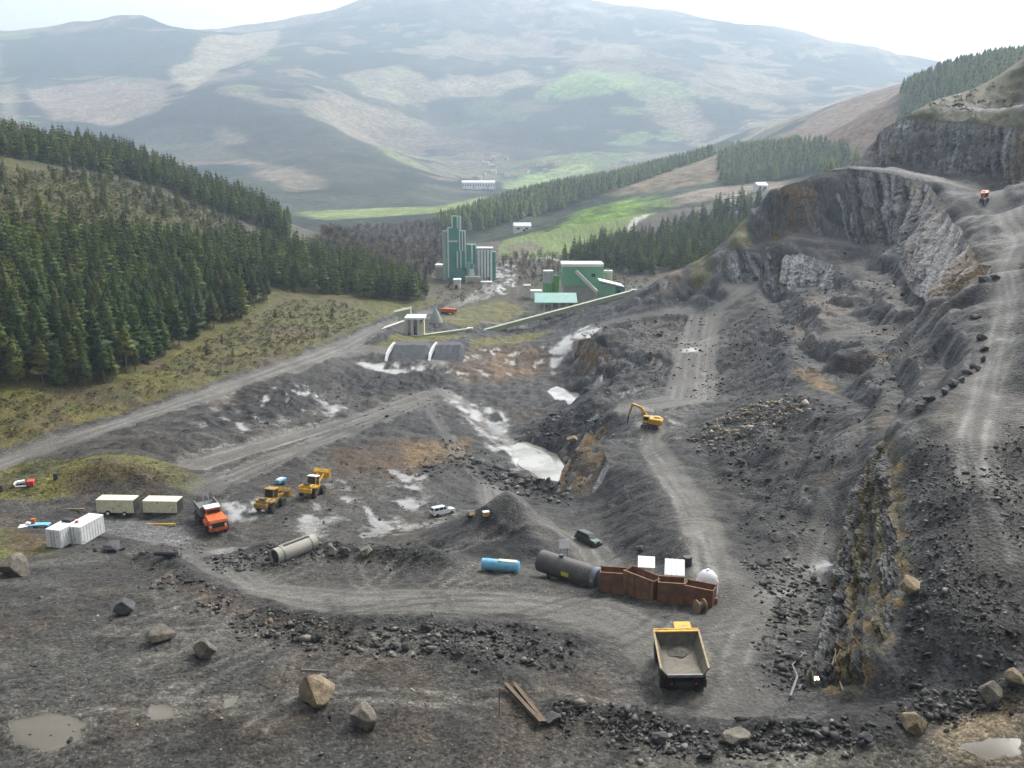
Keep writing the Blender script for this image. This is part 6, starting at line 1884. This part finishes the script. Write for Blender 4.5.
# ------------------------------------------------------------------ processing plant in the valley
def blk(px0, px1, pyt, pyb, D, dep):
    """world box whose front face, at distance D, covers the given pixels; runs down to the ground"""
    a, b = at_D(px0, pyb, D), at_D(px1, pyt, D)
    return a[0], b[0], D, D + dep, a[2], b[2]
class Bld:
    def __init__(s, name, label, cat, px, D):
        x = at_D(px, 300, D)[0]
        s.o = (x, D, ground(x, D))
        s.t = thing(name, label, cat, s.o)
    def box(s, part, px0, px1, pyt, pyb, D, dep, m, parent=None, down=False, grow=0):
        x0, x1, y0, y1, z0, z1 = blk(px0, px1, pyt, pyb, D, dep)
        if down:
            z0 = min(z0, ground((x0 + x1) / 2, y0) - 1.5)
        ox, oy, oz = s.o
        return MB().box(((x0 + x1) / 2 - ox, (y0 + y1) / 2 - oy, (z0 + z1) / 2 - oz), (x1 - x0 + grow, y1 - y0 + grow, z1 - z0)).build(part, m, parent or s.t)
    def cyl(s, part, px0, px1, pyt, pyb, D, m, parent=None, n=20, cone=None, down=False):
        x0, x1, y0, _, z0, z1 = blk(px0, px1, pyt, pyb, D, 1)
        ox, oy, oz = s.o
        if down:
            z0 = min(z0, ground((x0 + x1) / 2, y0) - 1.5)
        r = (x1 - x0) / 2
        c = ((x0 + x1) / 2 - ox, y0 + r - oy)
        return MB().cyl((*c, z0 - oz), (*c, z1 - oz), r, r if cone is None else r * cone, n).build(part, m, parent or s.t, True)
TD = 520
b = Bld('plant_tower', 'tall teal green tower of the mortar plant with white trim in the valley', 'tower', 462, TD)
B_ = b.box
w = B_('wall', 448, 457.5, 228, 279, TD, 6, M_teal, down=True)
B_('trim', 447.8, 457.7, 240.5, 242, TD - .15, .3, M_roofw, w)
B_('trim', 447.8, 448.5, 228, 278, TD - .15, .3, M_roofw, w)
b.cyl('silo', 442.8, 447.6, 231, 279, TD + 2, mat('pale_green_cladding', (.36, .48, .42), .6, vs=.2), down=True)
w = B_('head_house', 452, 457.4, 216.5, 228, TD + 1, 4, M_teal)
for p0, p1, q0, q1 in ((451.8, 452.6, 216, 228), (456.8, 457.6, 216, 228), (451.8, 457.6, 215.4, 216.6)):
    B_('trim', p0, p1, q0, q1, TD + .6, .3, M_roofw, w)
b.cyl('stack', 457.9, 461, 216, 232, TD + 1.5, mat('pale_green_pipe', (.45, .6, .54), .6), n=14)
w = B_('wall', 457.7, 465.2, 231, 252, TD + .3, 5, M_teal)
for p in (459.2, 462, 464.6):
    B_('trim', p, p + .8, 231, 252, TD, .25, M_roofw, w)
w = B_('wall', 456, 466.4, 251, 279, TD - .8, 5, M_teal, down=True)
for p in (457, 460.5, 465.3):
    B_('trim', p, p + .8, 251, 268, TD - 1.1, .25, M_roofw, w)
w = B_('wall', 466.8, 475.4, 244.5, 279, TD + .5, 5.5, M_teal, down=True)
B_('trim', 471.5, 472.7, 244.5, 276, TD + .2, .25, M_roofw, w)
b.cyl('bin', 466.5, 471, 262, 279, TD - 3.5, M_troof, n=14, down=True)
b.cyl('bin', 471.3, 475, 264, 279, TD - 3.5, M_troof, n=14, down=True)
w = B_('wall', 476.6, 492.4, 249, 284, TD - 1, 7, M_teal, down=True)
B_('roof', 476.3, 492.7, 247.8, 249.2, TD - 1.2, 7.4, M_roofw, w)
for k in range(5):
    p = 477.6 + k * 3.1
    b.cyl('silo', p, p + 2.1, 250, 284, TD - 2.2, M_roofw, n=12, down=True)
B_('stair_tower', 492.6, 495.6, 252, 284, TD, 4, M_teal, down=True)
B_('annex', 465, 480, 277, 290, TD - 14, 6, M_conc, down=True)
B_('annex', 480.5, 492, 282, 292, TD - 16, 6, M_concw, down=True)
b.cyl('hopper', 468, 475, 270, 279, TD - 10, M_concw, n=14, cone=.6)
b2 = Bld('small_shed', 'low white roofed shed left of the teal tower', 'shed', 439, TD + 5)
w = b2.box('wall', 435.5, 443, 267, 275, TD + 5, 6, M_conc, down=True)
b2.box('roof', 435, 443.5, 264.8, 267.2, TD + 4.6, 7, M_roofw, w)
b2 = Bld('loading_shed', 'cream concrete loading shed below the teal tower', 'shed', 458, 480)
w = b2.box('wall', 453.5, 460, 281, 290, 485, 5, M_concw, down=True)
b2.box('roof', 453, 460.6, 279.5, 281.2, 484.6, 6, M_roofw, w)
b2.box('door', 455, 457.6, 285, 291, 484.8, .3, M_dark, w)
# crushing plant
SD = 440
b = Bld('green_shed', 'long green screening shed with pale roof on a grey base', 'shed', 583, SD)
w = b.box('wall', 562.5, 603, 266.5, 286, SD, 13, M_green)
b.box('roof', 561.8, 604, 264, 266.8, SD - .6, 14.5, M_roofw, w)
b.box('base', 564, 601.5, 286, 300, SD + .8, 11, M_conc, down=True)
b.box('window', 591.5, 595.5, 273.5, 277, SD - .15, .4, M_dark, w)
for p in (568, 575, 582, 589, 596):
    b.box('panel_joint', p, p + .35, 267, 286, SD - .12, .3, M_troof, w)
ox, oy, oz = b.o
A, Bq = at_D(576, 271, SD - 2), at_D(598, 293, SD - 8)
MB().bar(Vector(A) - Vector(b.o), Vector(Bq) - Vector(b.o), 1.3, 1.4).build('inclined_chute', M_concw, b.t)
b = Bld('front_shed', 'smaller green shed with pale sloping roof right of the long shed', 'shed', 611, SD - 16)
w = b.box('wall', 600, 615.5, 284, 299, SD - 16, 9, M_green, down=True)
w2 = b.box('wall', 615.6, 625, 287, 299, SD - 15, 8, M_teal, down=True)
x0, x1, y0, y1, z0, z1 = blk(599.5, 624, 281.5, 287, SD - 17, 11)
ox, oy, oz = b.o
MB().prism([(x0 - ox, z1 - oz), (x1 - ox, z0 - oz - .2), (x1 - ox, z0 - oz + .25), (x0 - ox, z1 - oz + .5)], y0 - oy, y1 - oy, 'Y').build('roof', M_roofw, w)
b.box('door', 617, 620.5, 290, 298, SD - 15.2, .3, M_dark, w2)
b = Bld('yellow_silo', 'small pale yellow silo behind the green sheds', 'silo', 609, SD + 8)
s = b.cyl('shell', 604.5, 612.8, 273, 292, SD + 8, M_cream, down=True)
b.cyl('cap', 603.9, 613.4, 270.8, 273, SD + 7.6, M_roofw, s)
b.cyl('vent', 607.5, 609.5, 268.8, 271, SD + 10, M_grey, s, n=10)
b = Bld('twin_silo', 'grey silo with bright green lower panels left of the long shed', 'silo', 549, SD)
s = b.cyl('shell', 543.2, 553.6, 272, 283, SD, mat('silo_grey', (.42, .45, .42), .6, vs=.2))
s2 = b.cyl('lower_shell', 543, 553.8, 283, 300, SD - .1, M_lime, down=True)
b.cyl('cap', 543, 553.8, 271, 272.2, SD - .1, M_roofw, s)
b.cyl('side_shell', 553.4, 559.2, 275.5, 300, SD + 2, M_lime, down=True)
for p in (545.5, 548, 550.6):
    b.cyl('rib', p, p + .8, 283, 298, SD - .7, M_troof, s2, n=8)
b = Bld('open_shed', 'low open shed with pale teal roof on posts in front of the silo', 'shed', 556, SD - 40)
ox, oy, oz = b.o
x0, x1, y0, y1, z0, z1 = blk(536, 576, 301, 312, SD - 40, 15)
xm = (x0 + x1) / 2
zr = z1 + 1.2
MB().prism([(y0 - oy - .6, z1 - oz - .9), ((y0 + y1) / 2 - oy, zr - oz + 1.2), (y1 - oy + .6, z1 - oz - .9), (y1 - oy + .6, z1 - oz - .6), ((y0 + y1) / 2 - oy, zr - oz + 1.5), (y0 - oy - .6, z1 - oz - .6)], x0 - ox - .6, x1 - ox + .6, 'X').build('roof', M_troof, b.t)
for f in (0, .2, .4, .6, .8, 1):
    for yy in (y0 + .2, y1 - .2):
        x = x0 + (x1 - x0) * f
        MB().bar((x - ox, yy - oy, ground(x, yy) - oz - .5), (x - ox, yy - oy, z1 - oz - .8), .35).build('post', M_concw, b.t)
MB().box((x0 - ox + .3, (y0 + y1) / 2 - oy, (z0 + z1) / 2 - oz - 1), (.3, y1 - y0 - 1, z1 - z0)).build('end_wall', M_teal, b.t)
b = Bld('concrete_bunker', 'cream concrete bunkers left of the green silo', 'bunker', 530, SD + 20)
b.box('wall', 524, 530, 287, 299, SD + 20, 5, M_concw, down=True)
b.box('wall', 530.5, 542, 291, 299, SD + 18, 6, M_roofw, down=True)
b.box('roof', 523.5, 531, 285.6, 287, SD + 19.6, 6, M_conc)
# conveyors
def conveyor(label, P0, P1, D0, D1, w=1.9, hh=1.7, legs=8):
    a, e = Vector(at_D(*P0, D0)), Vector(at_D(*P1, D1))
    t = thing('conveyor', label, 'conveyor', a, 0, 'belt conveyors of the plant')
    d = e - a
    g = MB().bar((0, 0, 0), d, w, hh).build('gallery', M_conv, t)
    MB().bar((0, 0, hh / 2 + .1), d + Vector((0, 0, hh / 2 + .1)), w + .3, .18).build('cover', M_conv, g)
    for k in range(legs):
        f = (k + .5) / legs
        p = d * f
        gz = ground(a.x + p.x, a.y + p.y) - a.z - .5
        if gz < p.z - 1.2:
            q = d.normalized().cross(Vector((0, 0, 1))).normalized() * .7
            MB().bar(p + q * 1.8 + Vector((0, 0, gz - p.z)), p + q - Vector((0, 0, .6)), .3).bar(p - q * 1.8 + Vector((0, 0, gz - p.z)), p - q - Vector((0, 0, .6)), .3).bar(p + q * 1.4 + Vector((0, 0, (gz - p.z) * .5)), p - q * 1.4 + Vector((0, 0, (gz - p.z) * .5)), .2).build('trestle', M_conc, t)
    MB().box(d, (w + .8, 2.4, hh + .8)).build('head_drum_housing', M_concw, t)
conveyor('long pale conveyor climbing from the grass to the green sheds', (476, 334), (634, 292), 372, 408, legs=14)
conveyor('short low conveyor running from the crusher house to the bank', (412, 338), (470, 330), 346, 372, 1.6, 1.2, 5)
# primary crusher
CD = 350
b = Bld('crusher_house', 'cream crusher house with flat white roof on pillars', 'crusher', 414, CD)
w = b.box('roof', 404.5, 424.5, 317.8, 320, CD - 1, 9, M_roofw)
for p in (405, 411, 417.5):
    b.box('pillar', p, p + 2.2, 320, 336, CD - .5, 1.2, M_concw, down=True)
b.box('wall', 406, 423.5, 320, 333, CD + 3, 4, M_concw, down=True)
b.box('opening', 411.5, 415, 326, 334, CD + 2.8, .4, M_dark)
b.box('wing', 418, 424, 322, 330, CD + .5, 3, M_cream, down=True)
b = Bld('feed_hopper', 'pale green feed hopper on legs above the crusher house', 'hopper', 402, CD + 14)
ox, oy, oz = b.o
x0, x1, y0, y1, z0, z1 = blk(393, 410, 308.5, 316, CD + 14, 6)
MB().prism([(x0 - ox, z0 - oz + 1.4), (x1 - ox, z1 - oz), (x1 - ox, z0 - oz), (x0 + 2 - ox, z0 - oz)], y0 - oy, y1 - oy, 'Y').build('tub', M_conv, b.t)
for x in (x0 + 2.2, (x0 + x1) / 2, x1 - .4):
    for yy in (y0 + .4, y1 - .4):
        MB().bar((x - ox, yy - oy, ground(x, yy) - oz - .5), (x - ox, yy - oy, z0 - oz + .3), .4).build('leg', M_conv, b.t)
b.box('rail', 401, 410, 307.4, 308, CD + 14, .2, M_cream)
t = thing('ramp_wall', 'cream retaining wall of the crusher tipping ramp', 'wall', Vector(at_D(391, 335, CD + 2)))
o3 = Vector(t.location)
A = [Vector(at_D(px, py, D)) for px, py, D in ((377, 338, CD - 12), (404, 333.5, CD - 2), (404, 321.5, CD - 2), (377, 331, CD - 12))]
A[0].z -= 3; A[1].z -= 3
v = [p - o3 for p in A] + [p - o3 + Vector((.2, 1.2, 0)) for p in A]
me = bpy.data.meshes.new('panel')
me.from_pydata(v, [], [(0, 1, 2, 3), (7, 6, 5, 4), (0, 4, 5, 1), (1, 5, 6, 2), (2, 6, 7, 3), (3, 7, 4, 0)])
link('panel', me, M_concw, t)
MB().bar(A[3] - o3 + Vector((0, .5, .15)), A[2] - o3 + Vector((0, .5, .15)), 1.6, .4).build('coping', M_concw, t)
t = thing('sand_cone', 'pointed pale grey heap beside the orange truck in the valley', 'heap', Vector(at_D(436, 331, 380)))
gz = ground(t.location.x, t.location.y) - t.location.z
MB().lathe([(gz - 1, 3.4), (gz + 2.2, 2.2), (gz + 5, .9), (gz + 6.6, .1)], (0, 0, 0), (0, 0, 1), 18).build('cone', mat('pale_sand', (.30, .32, .29), .9, vs=.3), t, True)
h = hit(449, 314)
t = thing('tipper_truck', 'orange tipper truck on the valley road near the crusher', 'truck', h, math.radians(-115))
MB().box((0, 2.6, 1.5), (2.3, 1.8, 2.2), bev=.12).build('cab', M_org, t)
MB().box((0, 3.52, 1.9), (1.9, .06, .8)).build('windscreen', M_glass, t)
MB().prism([(-3.6, 1.0), (1.4, 1.0), (1.6, 2.6), (-3.9, 2.5)], -1.2, 1.2, 'X').build('tipper_body', M_org, t)
MB().box((0, -.2, .75), (1.2, 7.0, .35)).build('chassis', M_dark, t)
for x in (-1.05, 1.05):
    for y in (2.5, -1.4, -2.7):
        wheel('wheel', x, y, .5, .4, t, M_dark, 12)
# stockpile bays with curved walls
g0 = hit(412, 361)
t = thing('stockpile', 'dark aggregate stockpile between white curved walls', 'stockpile', g0)
sc_ = (g0.y * CP + (CAMZ - g0.z) * SP) / F
for xa_, xb_ in ((-25 * sc_, 16 * sc_), (18.5 * sc_, 50 * sc_)):
    B = MB()
    Hq, Dq = 3.9, 11
    n = 9
    ring = []
    for k in range(n + 1):
        f = k / n
        x = xa_ + (xb_ - xa_) * f
        e = min(1, 5 * min(f, 1 - f) + .55)
        zb = ground(g0.x + x, g0.y) - g0.z - .6
        ring.append([B.bm.verts.new(p) for p in ((x, 0, zb), (x + random.uniform(-.3, .3), Dq * .42, zb * .4 + Hq * .52 * e), (x, Dq * .85, Hq * e + random.uniform(-.3, .2)), (x, Dq * 1.6, Hq * .9 * e), (x, Dq * 2.2, -1.5))])
    for r0, r1 in zip(ring[:-1], ring[1:]):
        for j in range(4):
            B.bm.faces.new((r0[j], r1[j], r1[j + 1], r0[j + 1]))
    for r0 in (ring[0], ring[-1]):
        B.bm.faces.new(r0)
    B.build('heap', M_sand, t)
for x in (-26 * sc_, 17.2 * sc_):
    B = MB()
    pts = [Vector((x + 1.8 * f * f, 11.5 * f - .6, -.3 + 4.3 * f ** .6)) for f in (0, .2, .4, .6, .8, 1)]
    for a, e in zip(pts[:-1], pts[1:]):
        B.bar(a, e, .7, 1.5)
    B.build('curved_wall', M_roofw, t)
# ------------------------------------------------------------------ far buildings
def house(px, py, D, w, d, hh, label, wallm, roofm, rz=0., group=None, cat='house', name='house', ridge=.35):
    x = at_D(px, py, D)[0]
    z = ground(x, D)
    t = thing(name, label, cat, (x, D, z), rz, group)
    wl_ = MB().box((0, 0, hh / 2 - 1), (w, d, hh + 2)).build('wall', wallm, t)
    MB().prism([(-d / 2 - .4, hh), (0, hh + d * ridge), (d / 2 + .4, hh)], -w / 2 - .4, w / 2 + .4, 'X').build('roof', roofm, t)
    n = max(2, int(w / 5))
    for k in range(n):
        MB().box((-w / 2 + w * (k + .5) / n, -d / 2 - .05, hh * .55), (w / n * .35, .2, hh * .3)).build('window', M_dark, wl_)
    MB().box((w * .1, -d / 2 - .06, hh * .2), (w / n * .3, .2, hh * .4)).build('door', M_dark, wl_)
    return t
hx = hit(480, 188)
for k, (px, w) in enumerate(((472, 42), (486, 38))):
    hv = hit(px, 188.5)
    house(px, 188, hv.y, w, 30, 13, ('long white factory hall in the far valley, left one of two', 'long white factory hall in the far valley, right one of two')[k], M_white, M_roofw, .05, 'white factory halls in the far valley', 'factory', 'factory_hall', .12)
hv = hit(523, 231)
house(522, 231, hv.y, 14, 8, 4.5, 'white farmhouse at the top of the green field behind the tower', M_white, M_roofw, .1, None)
hv = hit(760, 191)
house(760, 191, hv.y, 9, 7, 4.5, 'white cottage beside the pale road below the slope wood', M_white, M_roofw, .3, None)
for k in range(18):
    px, py = random.uniform(470, 560), random.uniform(158, 182)
    hv = hit(px, py)
    house(px, py, hv.y, random.uniform(10, 18), random.uniform(9, 13), random.uniform(6, 9), 'tiny pale village house far across the valley', M_cream if k % 3 else M_conc, M_tile if k % 4 else M_conc, random.uniform(-.5, .5), 'houses of the far village')
for o_ in list(scene.objects):
    if o_.type == 'MESH' and o_.parent is None and 'category' in o_ and o_.get('kind') is None:
        pass
print('done', time.time() - T0)
